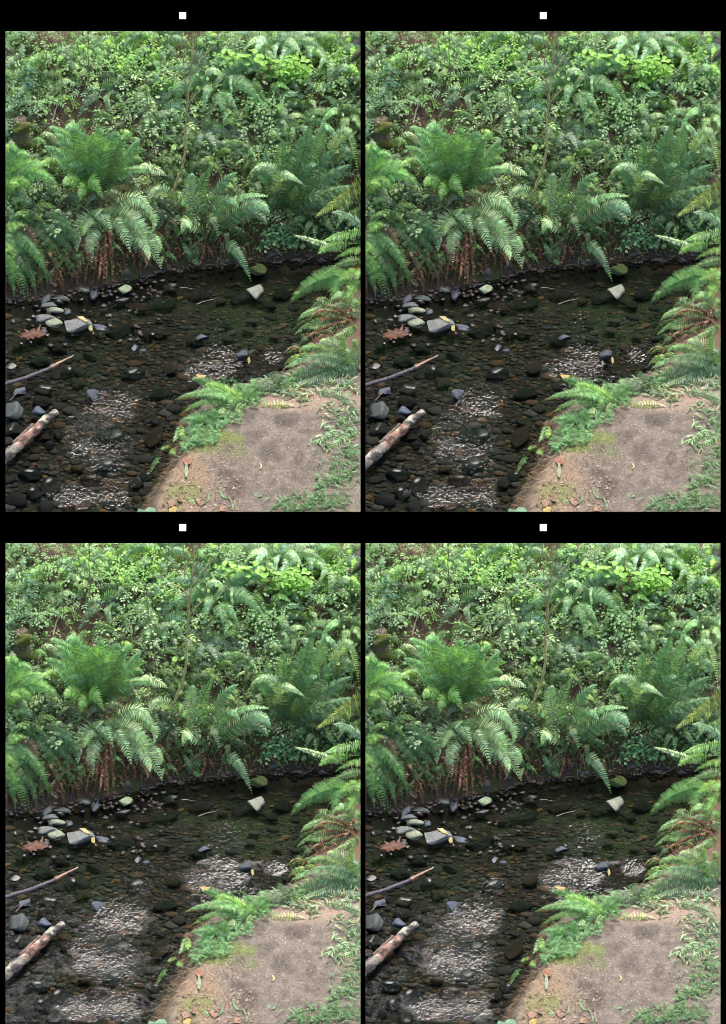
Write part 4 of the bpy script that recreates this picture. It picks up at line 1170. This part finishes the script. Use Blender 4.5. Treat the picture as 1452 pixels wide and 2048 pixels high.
thin_tree("slim brown stem rising behind the arching frond at mid slope", [(312, 352), (308, 300), (300, 235), (290, 160)], .004, .002, (.13, .075, .045), 26, (280, 170, 340, 260), PALE, 32)
thin_tree("leaning twig like stem left of the tall thin sapling", [(326, 352), (324, 300), (330, 250), (345, 195)], .0035, .0015, (.16, .13, .08), 18, (310, 200, 360, 290), GREEN, 33)
thin_tree("thin reddish stem with pale leaves at mid slope right of the sapling", [(500, 346), (505, 310), (512, 285), (520, 262)], .0038, .002, (.15, .09, .05), 40, (480, 250, 550, 320), (.11, .26, .10), 34)
thin_tree("dark straight stem carrying pale leaves above the dense dark fern", [(520, 335), (530, 290), (542, 240), (548, 170)], .0036, .0018, (.06, .05, .03), 46, (500, 170, 600, 270), (.10, .27, .09), 35)
thin_tree("bare brown twig standing near the right edge of the slope", [(640, 250), (636, 215), (645, 185), (650, 160)], .003, .0015, (.14, .09, .06), 12, (610, 180, 690, 240), PALE, 36)
thin_tree("wiry stem slanting across the slope near the right edge", [(680, 262), (695, 220), (708, 180), (716, 140)], .003, .0015, (.09, .08, .04), 30, (660, 130, 716, 230), GREEN, 37)

# the yellow green leafy shrubs
def shrub(label, X, Y, pts, nl, col, seed, size=.045, name='leafy_shrub', dy=.12):
    b = G(X, Y); rs = np.random.RandomState(seed)
    parts = []
    LPs = []
    for (x1, y1) in pts:
        e = P3(x1, y1, b[1] - dy * rs.uniform(.6, 1.4)); m_ = (b + e) / 2 + np.array([0, 0, .05])
        q = bez(b, m_, e, 12)
        parts.append(('stem', tube(q, np.linspace(.003, .0012, 12), (.12, .12, .04), 4), 'bark', True))
        for k in range(nl):
            t = rs.uniform(.45, 1.02); j = min(11, int(t * 11))
            LPs.append(q[j] + rs.normal(size=3) * np.array([.028, .03, .012]))
    parts.append(('leaves', leaf_spray(np.array(LPs), size * (.8 if size < .05 else 1), col, seed, flat=.22), 'leaf', False))
    thing(name, label, 'shrub', b, parts, "leafy shrubs on the slope")
shrub("wide spray of brilliant yellow green leaves across the upper slope", 574, 172, [(425, 102), (455, 108), (480, 112), (505, 106), (530, 112), (545, 125), (565, 120), (585, 118), (600, 132), (610, 118), (625, 138), (575, 150), (545, 148), (590, 155), (612, 150)], 13, (.175, .43, .025), 1, .060, dy=.16)
shrub("brilliant green leafy sprig at the top right before the leaning trunk", 676, 142, [(660, 112), (678, 108), (692, 112), (684, 124), (668, 122)], 12, (.16, .42, .03), 2, .042)
shrub("single tall sprig with big yellow green leaves above the wide spray", 584, 150, [(576, 98), (590, 100), (582, 108)], 5, (.20, .46, .03), 3, .052)
shrub("bright leafy twig at the far right edge of the slope", 712, 160, [(704, 135), (716, 145), (700, 150)], 12, (.15, .38, .05), 4, .036)
shrub("lime green layered leaves over the slope left of centre", 270, 155, [(225, 112), (245, 105), (262, 118), (240, 130), (290, 125), (220, 140), (265, 140), (205, 130)], 14, (.13, .36, .04), 5, .036)
shrub("yellow green twig with small leaves at the upper left", 90, 150, [(75, 86), (95, 90), (115, 98), (85, 102), (105, 108)], 13, (.14, .36, .05), 6, .030)
shrub("lime leaves hanging just left of the sapling's middle", 330, 195, [(315, 145), (330, 160), (345, 178), (322, 172), (350, 150), (318, 135)], 9, (.13, .36, .05), 7, .040)
shrub("leafy sprig below the top edge, right of the two stems", 420, 110, [(405, 75), (430, 82), (400, 95)], 12, (.10, .30, .06), 8, .04)
shrub("glossy dark green leaved seedling at the left edge of the slope", 60, 190, [(48, 130), (60, 140), (55, 160), (70, 165)], 6, (.04, .13, .06), 9, .055)
shrub("pale salmon stemmed shrub beneath the wide yellow green spray", 640, 200, [(600, 165), (625, 165), (650, 170), (680, 168), (610, 185)], 14, (.11, .27, .11), 10, .034)
shrub("fresh green leafy shrub in the centre right of the slope", 530, 235, [(490, 190), (505, 200), (530, 205), (550, 195), (515, 180), (480, 205)], 12, (.12, .32, .08), 11, .038)
shrub("green shrub with upturned leaves near the right edge at mid slope", 665, 310, [(640, 290), (660, 282), (690, 300), (672, 325)], 10, (.12, .30, .12), 12, .036)
shrub("ivy leaved shrub in shade above the lacy fern at left", 82, 400, [(70, 372), (90, 365), (105, 380), (95, 395), (60, 385)], 12, (.035, .10, .05), 13, .034)
shrub("rounded leaf clump along the left edge of the slope", 22, 240, [(20, 190), (40, 180), (60, 195), (35, 215), (70, 210), (25, 160)], 16, (.08, .20, .09), 14, .036)
shrub("leafy clump over the mossy stump at the left edge", 18, 280, [(16, 235), (30, 240), (24, 255), (14, 262)], 12, (.09, .23, .10), 15, .032)
shrub("small leaved green clump in mid slope above the tall fern", 250, 236, [(210, 205), (235, 200), (270, 215), (290, 205), (255, 225)], 13, (.08, .20, .08), 16, .030)

# mossy stump, trunks, fallen branches
b = G(44, 300)
pts_ = smooth_path([b + np.array([0, .03, -.05]), b + np.array([-.01, .02, .12]), b + np.array([-.02, .04, .24]), b + np.array([-.03, .06, .30])], 14)
rs = np.random.RandomState(3)
st = tube(pts_, np.linspace(.095, .06, 14), (.10, .075, .05), 16, .14, rs)
mo = stone_data(b + np.array([.01, -.005, .06]), (.10, .06, .12), (.075, .080, .02), 55, .3, 3)
mo2 = stone_data(b + np.array([-.02, -.01, .24]), (.075, .06, .06), (.09, .10, .022), 56, .3, 3)
thing('tree_stump', "broken brown tree stump half covered with yellow green moss", 'tree stump', b, [('trunk', st, 'bark', True), ('moss', mo, 'moss', True), ('moss', mo2, 'moss', True)])
b = G(722, 110)
thing('big_tree', "reddish brown foot of a big tree in the top right corner", 'tree', b, [(None, tube(smooth_path([b + np.array([.05, 0, -.1]), b + np.array([.05, .0, .5])], 8), np.linspace(.065, .05, 8), (.20, .12, .08), 14, .08, rs), 'bark', True)])
b = G(640, 96)
thing('fallen_log', "dark fallen trunk lying across the top right of the slope", 'log', b, [(None, tube(smooth_path([P3(560, 78, b[1]), P3(620, 88, b[1]), P3(735, 96, b[1] - .02)], 16), np.linspace(.06, .09, 16), (.040, .036, .034), 14, .10, rs), 'bark', True)])
b = G(666, 158)
thing('leaning_log', "short mossy trunk leaning up to the right behind the yellow green leaves", 'log', b, [(None, tube(smooth_path([P3(664, 150, b[1]), P3(690, 126, b[1] - .02), P3(725, 100, b[1])], 12), np.linspace(.038, .03, 12), (.085, .095, .045), 10, .12, rs), 'moss', True)])
b = G(578, 172)
thing('tree_stump', "small black rotten stump under the brilliant yellow green leaves", 'tree stump', b, [(None, tube([b + np.array([0, 0, -.03]), b + np.array([0, 0, .05]), b + np.array([.01, 0, .11])], [.035, .03, .022], (.014, .012, .010), 10, .2, rs), 'bark', True)])
def branch(label, pts, r0, r1, col, h=.02, name='fallen_branch', twigs=(), jit=.15, seed=1, cols=None):
    P = np.array([G(x, y, hh) for (x, y), hh in zip(pts, h if hasattr(h, '__len__') else [h] * len(pts))])
    q = smooth_path(P, 26); rs = np.random.RandomState(seed); q += rs.normal(size=q.shape) * min(.002, r1)
    cc = np.array(col) if cols is None else np.array([cols[min(len(cols) - 1, int(i / 26 * len(cols)))] for i in range(26)])
    parts = [(None, tube(q, np.linspace(r0, r1, 26), cc, 10, jit, rs), 'bark', True)]
    for tw in twigs:
        T_ = np.array([P3(x, y, q[tw[0]][1]) for x, y in tw[1]])
        parts.append(('twig', tube(smooth_path(np.vstack([q[tw[0]], T_]), 8), np.linspace(r1, .0012, 8), col, 6), 'bark', True))
    thing(name, label, 'branch', P[0], parts)
branch("crooked pale brown dead branch on the slope below the dark hollow", [(104, 246), (110, 222), (118, 202), (132, 186)], .009, .006, (.26, .20, .14), .05)
branch("thin brown dead stick crossing under the crooked pale branch", [(88, 208), (110, 226), (132, 252)], .003, .002, (.20, .13, .09), .05)
branch("pale weathered stick lying near the foot of the dense dark fern", [(440, 332), (455, 338), (468, 344)], .006, .004, (.34, .27, .20), .03)
branch("short pale broken stick beside the lacy fern on the left", [(66, 348), (78, 342), (84, 338)], .006, .005, (.30, .22, .15), .05)
branch("brown driftwood root reaching down from the bank to the stones", [(134, 512), (118, 528), (100, 546), (98, 560), (112, 572)], .010, .014, (.19, .135, .085), [.08, .08, .06, .05, .02], name='driftwood_root', twigs=((18, [(110, 560), (118, 572)]), (14, [(108, 548), (116, 546)])), seed=4)
branch("dark bent stick under the hanging fern at the left edge", [(8, 556), (24, 568), (36, 584)], .010, .007, (.10, .075, .055), .04)

def on_water(X, Y, z): 
    x, w = W(X, Y); return np.array([float(x), (float(w) - z * CO) / SI, z])
wp_ = [on_water(x, y, z) for x, y, z in ((-10, 772, .006), (20, 765, .010), (60, 752, .012), (95, 738, .016), (120, 724, .020), (143, 713, .030))]
q = smooth_path(wp_, 34); rs = np.random.RandomState(8); q[:, 2] += .0015 * rs.normal(size=34)
cc = np.array([(.060, .052, .060) if i < 24 else (.24, .145, .10) for i in range(34)])
thing('driftwood_branch', "long thin wet black branch with a pale broken tip", 'branch', wp_[2], [
    ('branch', tube(q, np.r_[np.linspace(.016, .017, 20), np.linspace(.016, .007, 14)], cc, 10, .12, rs), 'bark', True),
    ('broken_tip', tube([q[-2], q[-1], q[-1] + np.array([.02, .01, .012])], [.007, .006, .002], (.42, .36, .22), 6, .2, rs), 'bark', True),
    ('twig', tube([q[22], q[22] + np.array([.03, .02, .03]), q[22] + np.array([.055, .035, .035])], [.004, .003, .0015], (.20, .19, .10), 5), 'bark', True)])
lp_ = [on_water(x, y, z) for x, y, z in ((-14, 934, .045), (20, 906, .05), (50, 878, .05), (80, 850, .05), (112, 822, .05))]
q = smooth_path(lp_, 40); rs = np.random.RandomState(9)
r_ = np.linspace(.054, .033, 40)
lc = []
for i in range(40):
    lc.append((.12, .11, .092) if i < 14 else ((.150, .088, .064) if i < 29 else (.11, .098, .085)))
d = tube(q + np.stack([0 * r_, .006 * np.sin(np.arange(40) * .45), .006 * np.cos(np.arange(40) * .6)], 1), r_ * (1 + .07 * np.sin(np.arange(40) * .8)), np.array(lc), 20, .10, rs)
V_, Q_, T_, C_ = d.arr()
nn = vnoise(V_[:, 0] * 28, V_[:, 1] * 28 + V_[:, 2] * 30, 61)
C_ = np.where((nn > .62)[:, None], C_ * .25, C_)
C_ = np.where((nn < .22)[:, None], np.array([.28, .28, .20])[None], C_)
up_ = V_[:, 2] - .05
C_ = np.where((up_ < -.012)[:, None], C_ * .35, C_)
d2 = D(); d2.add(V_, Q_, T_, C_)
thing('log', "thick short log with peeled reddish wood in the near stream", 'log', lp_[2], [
    ('trunk', d2, 'bark', True), ('knot', stone_data(q[32] + np.array([0, -.03, .028]), (.016, .016, .010), (.36, .31, .22), 4, .2, 2), 'bark', True),
    ('bark_strip', tube(q[14:28] + np.array([-.03, .02, .030]), np.full(14, .012), (.09, .065, .05), 6, .4, rs), 'bark', True)])

# floating and fallen leaves
def flat_leaf(label, X, Y, outline, col, h=.004, z=None, name='fallen_leaf', curl=.1, rot=0, group=None, mat='leaf', stem=None):
    o = G(X, Y, h) if z is None else on_water(X, Y, z)
    O = np.array(outline, float)
    c, s_ = math.cos(rot), math.sin(rot)
    O = O @ np.array([[c, s_], [-s_, c]])
    O[:, 1] /= -SI
    ctr = O.mean(0)
    V = [[ctr[0], ctr[1], 0]] + [[a, b_, 0] for a, b_ in O]
    for f in (.5,):
        V += [[ctr[0] + (a - ctr[0]) * f, ctr[1] + (b_ - ctr[1]) * f, 0] for a, b_ in O]
    col = tuple(np.array(col) * .62); V = np.array(V) * np.array([S, S, 1]); n = len(O)
    rr_ = np.linalg.norm(V[:, :2] - V[0, :2], axis=1)
    V[:, 2] = rr_ * curl * (1 + .6 * np.sin(np.arange(len(V)) * 1.7))
    T = []; Q = []
    for i in range(n):
        j = (i + 1) % n
        T.append([0, n + 1 + i, n + 1 + j]); Q.append([n + 1 + i, 1 + i, 1 + j, n + 1 + j])
    # an under side, so that the leaf has a thickness
    nv = len(V); V2 = V.copy(); V2[:, 2] -= .0012
    T += [[a + nv, c_ + nv, b2 + nv] for a, b2, c_ in T]; Q += [[a + nv, d3 + nv, c_ + nv, b2 + nv] for a, b2, c_, d3 in Q]
    C = np.tile(np.array(col), (2 * nv, 1)) * np.random.RandomState(int(X)).uniform(.8, 1.2, (2 * nv, 1))
    dd = D(); dd.add(np.vstack([V, V2]) + o, Q, T, C)
    parts = [(None, dd, mat, False)]
    thing(name, label, 'leaf', o, parts, group)
MAPLE = [(-28, 8), (-22, 2), (-28, -1), (-15, -4), (-20, -10), (-8, -7), (2, -13), (4, -8), (14, -17), (13, -9), (27, -12), (18, -4), (28, 1), (16, 3), (12, 8), (4, 5), (0, 10), (-8, 7), (-10, 14), (-16, 8)]
flat_leaf("large orange brown maple leaf floating on the dark water", 67, 669, MAPLE, (.13, .055, .035), z=.006, name='maple_leaf', curl=.10)
flat_leaf("pointed yellow leaf floating by the dark humped rock", 498, 721, [(-2, -6), (1, -6), (3, 0), (2, 5), (-1, 8), (-2, 3), (-3, -2)], (.36, .33, .12), z=.006, curl=.15)
flat_leaf("orange yellow leaf caught above the bright bank fern", 402, 753, [(-11, -2), (-4, -4), (6, -3), (11, 0), (4, 3), (-5, 3)], (.50, .33, .10), z=.012, curl=.15)
flat_leaf("yellow leaf stuck behind the large angular grey rock", 166, 638, [(-12, -3), (0, -5), (8, 2), (11, 8), (4, 6), (-4, 1)], (.50, .46, .20), z=.055, curl=.15)
flat_leaf("pale yellow leaf scrap between the angular rock and the jagged rock", 181, 655, [(-3, -6), (4, -3), (4, 6), (-1, 8), (-4, 3)], (.42, .40, .16), z=.02, curl=.2)
flat_leaf("large flat green leaf poking in at the bottom edge", 294, 1024, [(-20, 6), (-17, -7), (-6, -4), (2, -10), (14, -9), (18, -4), (19, 8)], (.14, .34, .18), z=.09, curl=.04)
flat_leaf("pale green curled leaf standing on the mossy corner of the sand", 373, 945, [(-1, -16), (3, -10), (4, 0), (2, 10), (3, 16), (-3, 8), (-4, -3)], (.32, .42, .26), h=.012, curl=.2)
for k, (lab, X, Y, O_, c_) in enumerate((
    ("curved green leaf blade lying low on the sand, longest of the curls", 447, 990, [(-10, -14), (-7, -15), (-4, -4), (2, 2), (10, 4), (10, 7), (0, 7), (-7, 0)], (.17, .30, .12)),
    ("small pale curl of leaf in the centre of the sand", 521, 932, [(-3, -6), (2, -4), (4, 1), (1, 6), (-3, 7), (1, 2), (0, -3)], (.45, .44, .22)),
    ("green bow shaped leaf scrap low on the sand", 517, 990, [(-10, -5), (-4, 0), (4, 1), (8, -2), (6, 4), (-2, 5), (-9, 0)], (.18, .34, .14)),
    ("short bright green leaf at the sandy foot of the moss", 383, 1004, [(-8, 0), (0, -7), (4, -6), (8, 6), (3, 4), (-1, -2)], (.18, .36, .12)),
    ("long thin leaf hanging down the sand near the bottom edge", 464, 1010, [(-6, -12), (-2, -12), (4, 0), (4, 12), (0, 10), (0, 0)], (.22, .34, .18)),
    ("grey green leaf blade beside the short bright one", 414, 998, [(2, -14), (5, -12), (4, 2), (-6, 12), (-8, 11), (0, 0)], (.16, .26, .12)),
    ("upright green leaf blade on the bare sand under the strewn fronds", 600, 806, [(-2, 9), (-1, -6), (3, -9), (4, -4), (1, 9)], (.18, .34, .14)),
    ("pale pointed leaf next to the cut fronds at right", 620, 884, [(-3, 8), (0, -6), (4, -9), (3, 2), (0, 8)], (.28, .42, .22)),
    ("tan dry leaf among the crumbs at the bottom edge", 447, 1018, [(-8, 4), (-5, -5), (3, -6), (8, -1), (5, 6)], (.38, .24, .14)),
    ("pinkish brown dry leaf at the bottom left corner of the sand", 400, 1005, [(-10, -6), (0, -8), (8, 0), (4, 8), (-4, 5)], (.32, .20, .15)))):
    flat_leaf(lab, X, Y, O_, c_, h=.008, curl=.12)
for k, (lab, X, Y, c_) in enumerate((("crumpled pink brown leaf at the water edge of the sand", 345, 1008, (.36, .22, .17)), ("torn tan leaf against the bottom edge, middle of the litter", 360, 1000, (.30, .20, .13)),
    ("yellow bit of leaf on the bottom edge", 345, 1021, (.50, .38, .12)), ("reddish dead leaf halfway up the crumbling edge", 374, 925, (.34, .16, .10)))):
    flat_leaf(lab, X, Y, [(-9, -2), (-4, -7), (3, -5), (9, -3), (6, 4), (-2, 6), (-7, 4)], c_, h=.010, curl=.35, rot=k * 1.3, mat='dead')
def stickI(label, pts, z, r, col, name='twig'):
    q = smooth_path([on_water(x, y, z) for x, y in pts], 12)
    thing(name, label, 'twig', q[0], [(None, tube(q, np.linspace(r, r * .5, 12), col, 5), 'bark', True)])
stickI("curved pale twig floating in the middle of the stream", [(393, 608), (408, 602), (432, 597)], .004, .004, (.20, .17, .13))
stickI("straight pale twig floating near the far shore", [(360, 574), (372, 575), (385, 577)], .004, .003, (.26, .20, .15))
stickI("dark twig lying over the glossy slab at the left edge", [(20, 800), (34, 786), (50, 772)], .030, .005, (.10, .065, .06))
stickI("reddish stick wedged beside the jagged dark rock", [(178, 653), (184, 660), (188, 668)], .015, .004, (.22, .11, .07))
for k, (X, Y) in enumerate(((18, 806), (30, 804))):
    pass

# ================================================================= the near bank: cut fronds, weeds, crumbs
def cut_frond(label, pts, width, col, style='sword', h=.014):
    p = [G(x, y, h) for x, y in pts]
    p[1] = p[1] + np.array([0, 0, .012])
    c0 = 0.25 * p[0] + .5 * p[1] + .25 * p[2]
    seedc[0] += 1
    d = frond(p[0], p[1], p[2], width * S, col, style, 0, seed=seedc[0], bare=.04)
    thing('cut_frond', label, 'fern frond', p[0], [(None, d, 'frond', False)], "cut fern fronds lying on the bank")
cut_frond("pale yellow green cut frond lying alone on the open sand", [(576, 815), (552, 812), (519, 812)], 15, (.34, .38, .13))
cut_frond("big cut frond with blades folded together at the right of the sand", [(690, 868), (660, 876), (624, 886)], 20, (.12, .28, .08))
cut_frond("cut frond at the right edge below the big folded one", [(718, 862), (690, 880), (655, 893)], 17, (.13, .31, .09))
cut_frond("cut frond pointing up at the right edge of the sand", [(706, 880), (690, 850), (676, 832)], 15, (.11, .24, .09))
cut_frond("long flattened cut frond across the top of the sand", [(716, 772), (660, 766), (600, 760)], 18, (.10, .21, .09))
cut_frond("second flattened cut frond, lying just below the long one", [(700, 800), (668, 790), (622, 780)], 16, (.15, .28, .12))
cut_frond("dull cut frond at the right end of the strewn heap", [(718, 830), (700, 812), (680, 800)], 16, (.10, .20, .10))
cut_frond("dark cut frond pressed to the right edge", [(716, 850), (700, 836), (680, 846)], 14, (.07, .17, .06))
cut_frond("withered grey green cut frond over the crest of the bank", [(640, 770), (600, 772), (560, 786)], 14, (.12, .20, .12))
cut_frond("long dark blade like frond at the bottom right edge", [(540, 1022), (570, 1002), (612, 994)], 8, (.08, .19, .07))
rs = np.random.RandomState(81)
BL = (np.array([[0, -.5, 0], [0, .5, 0], [.35, -.9, .12], [.35, .9, .12], [.7, -.7, .10], [.7, .7, .10], [1, 0, -.05]]), [[0, 2, 3, 1], [2, 4, 5, 3]], [[4, 6, 5]])
def blades(n, boxes, size, cols, seed, h=.012, wide=.10):
    d = D()
    rs = np.random.RandomState(seed)
    for (x0, y0, x1, y1, k) in boxes:
        m_ = int(n * k); X = rs.uniform(x0, x1, m_); Y = rs.uniform(y0, y1, m_)
        P = G(X, Y, h) + np.stack([0 * X, 0 * X, rs.uniform(0, .02, m_)], 1)
        a = rs.uniform(0, 6.283, m_)
        ex = nrm(np.stack([np.cos(a), np.sin(a), rs.normal(size=m_) * .15], 1)); ez = nrm(np.stack([rs.normal(size=m_) * .35, rs.normal(size=m_) * .35, np.ones(m_)], 1))
        ey = nrm(np.cross(ez, ex)); ez = np.cross(ex, ey); sz = size * rs.uniform(.5, 1.2, m_)
        C = np.array(cols)[rs.randint(0, len(cols), m_)] * rs.uniform(.7, 1.3, (m_, 1))
        d.add(*stamp(*BL, P, ex, ey, ez, sz, sz * wide, sz, C))
    return d
strewn = blades(100, [(560, 745, 716, 795, 1.3), (640, 800, 716, 900, 1.1), (500, 755, 600, 785, .6), (570, 795, 616, 812, .15), (600, 700, 716, 745, .9)], .09, [(.14, .28, .11), (.10, .22, .08), (.22, .36, .18), (.07, .15, .05), (.28, .30, .14)], 82)
thing('cut_leaflets', None, None, (0, 0, 0), [(None, strewn, 'frond', False)], kind='stuff', sheared=True)

# low feathery greens along the bank
def feathers(boxes, size, cols, seed, hmax=.05, tm=LADY):
    rs = np.random.RandomState(seed); d = D()
    for (cx, cy, rx, ry, n) in boxes:
        a = rs.uniform(0, 6.283, n); r = np.sqrt(rs.rand(n)); X = cx + rx * r * np.cos(a); Y = cy + ry * r * np.sin(a)
        hz = rs.uniform(.0, hmax, n)
        P = G(X, Y, 0.01); P[:, 2] += hz
        a = rs.uniform(0, 6.283, n)
        ex = nrm(np.stack([np.cos(a), np.sin(a), rs.uniform(-.1, .7, n)], 1)); ez = nrm(np.stack([rs.normal(size=n) * .4, rs.normal(size=n) * .4 - .3, np.ones(n)], 1))
        ey = nrm(np.cross(ez, ex)); ez = np.cross(ex, ey); sz = size * rs.uniform(.5, 1.25, n)
        C = np.array(cols)[rs.randint(0, len(cols), n)] * rs.uniform(.7, 1.3, (n, 1))
        d.add(*stamp(*tm, P, ex, ey, ez, sz, sz * .55, sz, C))
    return d
ff = feathers([(408, 868, 34, 26, 130), (436, 838, 50, 16, 130), (480, 808, 46, 20, 120), (500, 785, 30, 14, 110), (384, 880, 16, 18, 50), (370, 896, 12, 10, 30), (455, 780, 36, 16, 70)], .055, [(.10, .27, .07), (.13, .32, .10), (.07, .20, .06)], 83)
thing('feathery_moss', None, None, (0, 0, 0), [(None, ff, 'leaf', False)], kind='stuff', sheared=True)
dk = feathers([(690, 935, 30, 34, 130), (655, 962, 22, 12, 60), (705, 905, 16, 16, 40), (650, 1006, 46, 12, 120), (590, 1016, 44, 7, 70), (640, 985, 16, 14, 40)], .050, [(.05, .13, .035), (.08, .20, .055), (.12, .26, .09)], 84, .03)
dk.join(blades(100, [(540, 985, 700, 1030, .5), (640, 900, 716, 980, .6), (560, 985, 716, 1025, .5)], .10, [(.06, .15, .05), (.10, .22, .08)], 85, wide=.06))
thing('weeds', None, None, (0, 0, 0), [(None, dk, 'leaf', False)], kind='stuff', sheared=True)
# crumbs and straw on the sand, thick at its water side
cr = litter(1100, (325, 860, 470, 1030), .030, [(.21, .155, .105), (.15, .10, .065), (.27, .215, .15), (.10, .065, .045)], 86, BL, wide=.12)
cr.join(litter(2200, (350, 770, 720, 1030), .009, [(.30, .20, .13), (.42, .36, .28), (.10, .07, .05), (.50, .42, .30)], 87, KITE))
cr.join(litter(500, (420, 880, 640, 1030), .022, [(.17, .13, .09), (.11, .08, .06), (.22, .18, .13)], 186, BL, wide=.12))
cr.join(litter(260, (330, 960, 480, 1030), .034, [(.20, .14, .10), (.15, .10, .07), (.27, .21, .15)], 88, OVAL))
cr.join(litter(160, (560, 740, 720, 800), .03, [(.26, .15, .09), (.18, .10, .07)], 89, BL, wide=.12))
thing('dry_litter', None, None, (0, 0, 0), [(None, cr, 'dead', False)], kind='stuff', sheared=True)
# roots and dead fibres hanging down the crumbling edge
eg = D(); rs = np.random.RandomState(90)
for i in range(260):
    v = rs.uniform(760, 960); x0 = bank_x(V2Y(v)) + rs.uniform(0, .06); y0 = float(V2Y(v)) - rs.uniform(-.02, .03)
    p = np.array([float(x0), y0, float(terr(x0, y0)) + .01]); e = p + np.array([-rs.uniform(.01, .07), -rs.uniform(-.04, .06), -rs.uniform(.0, .08)])
    eg.join(tube([p, (p + e) / 2 + np.array([0, 0, .02]), e], [.003, .002, .001], [(.13, .09, .06), (.16, .08, .05), (.10, .10, .05)][i % 3], 3, cap=False))
thing('dry_roots', None, None, (0, 0, 0), [(None, eg, 'dead', False)], kind='stuff', sheared=True)
# clover like patch on the far shore
cl = leafcloud(70, (520, 452, 600, 500), .028, lambda X, Y, r: (.12 * r.uniform(.8, 1.2), .30, .10), .055, .03, .09, 92, tmpl=OVAL, per=(8, 14))
thing('clover_patch', None, None, (0, 0, 0), [(None, cl, 'leaf', False)], kind='stuff', sheared=True)
iv = leafcloud(60, (640, 430, 735, 490), .030, lambda X, Y, r: (.05, .13, .06), .07, .03, .10, 93, tmpl=OVAL, per=(6, 10))
iv.join(leafcloud(40, (50, 355, 120, 410), .028, lambda X, Y, r: (.05, .12, .06), .07, .03, .10, 94, tmpl=OVAL, per=(6, 10)))
thing('ivy_leaves', None, None, (0, 0, 0), [(None, iv, 'leaf', False)], kind='stuff', sheared=True)

prepare()
emit()

# ================================================================= black floor for the image's border, white tiles on posts for its marker squares
me = bpy.data.meshes.new("black_floor")
me.from_pydata([(-40, -40, -.42), (40, -40, -.42), (40, 60, -.42), (-40, 60, -.42)], [], [(0, 1, 2, 3)])
me.materials.append(M['black'])
o = bpy.data.objects.new("floor", me); COL.objects.link(o); o['kind'] = 'structure'
for (X, Y), pn in zip(((365.5, 31), (1086.5, 31), (365.5, 1055), (1086.5, 1055)), ("upper left", "upper right", "lower left", "lower right")):
    hw = 6.5 * S; zt = 1.0
    w = (2047.5 - Y) * S
    cx, cy = (X - 726) * S, (w - zt * CO) / SI
    hy = hw / SI
    V = [(-hw, -hy, 0), (hw, -hy, 0), (hw, hy, 0), (-hw, hy, 0)]
    V = V + [(a, b_, -.004) for a, b_, _ in V]
    F = [(0, 1, 2, 3), (0, 4, 5, 1), (1, 5, 6, 2), (2, 6, 7, 3), (3, 7, 4, 0)]
    me = bpy.data.meshes.new("square_tile"); me.from_pydata(V, [], F); me.materials.append(M['white'])
    o = bpy.data.objects.new("square_tile", me); COL.objects.link(o); o.location = (cx, cy, zt)
    o['label'] = f"small white square tile raised on a black post above the {pn} view"; o['category'] = 'tile'; o['group'] = "white square tiles"
    a, z0 = hw * .5, -.42 - zt  # black post added to hold the tile up, clear of the shadow below
    V = [(s_ * a, t_ * a, z_) for z_ in (z0, -.004) for s_, t_ in ((-1, -1), (1, -1), (1, 1), (-1, 1))]
    F = [(0, 1, 5, 4), (1, 2, 6, 5), (2, 3, 7, 6), (3, 0, 4, 7)]
    me = bpy.data.meshes.new("post"); me.from_pydata(V, [], F); me.materials.append(M['black'])
    q_ = bpy.data.objects.new("post", me); COL.objects.link(q_); q_.parent = o

# a dark wood added out of view, so the stream mirrors leaves, not sky
rs = np.random.RandomState(99); n = 7000
P = np.stack([rs.uniform(-26, 26, n), rs.uniform(23, 27, n), rs.uniform(-.3, 22, n) * (1 - .12 * rs.rand(n))], 1)
a = rs.uniform(0, 6.283, n)
ex = nrm(np.stack([np.cos(a), .3 * rs.normal(size=n), np.sin(a)], 1)); ez = nrm(np.stack([rs.normal(size=n) * .4, -np.ones(n), rs.normal(size=n) * .4], 1))
ey = nrm(np.cross(ez, ex)); ez = np.cross(ex, ey); sz = rs.uniform(.7, 1.6, n)
d = D(); d.add(*stamp(*OVAL, P, ex, ey, ez, sz, sz * .7, sz, np.array([.03, .06, .02])[None] * rs.uniform(.4, 1.6, (n, 1))))
V_, Q_, T_, C_ = d.arr()
o = bpy.data.objects.new("distant_forest", to_mesh("distant_forest", V_, Q_, T_, C_, 'leaf', False)); COL.objects.link(o); o['kind'] = 'stuff'
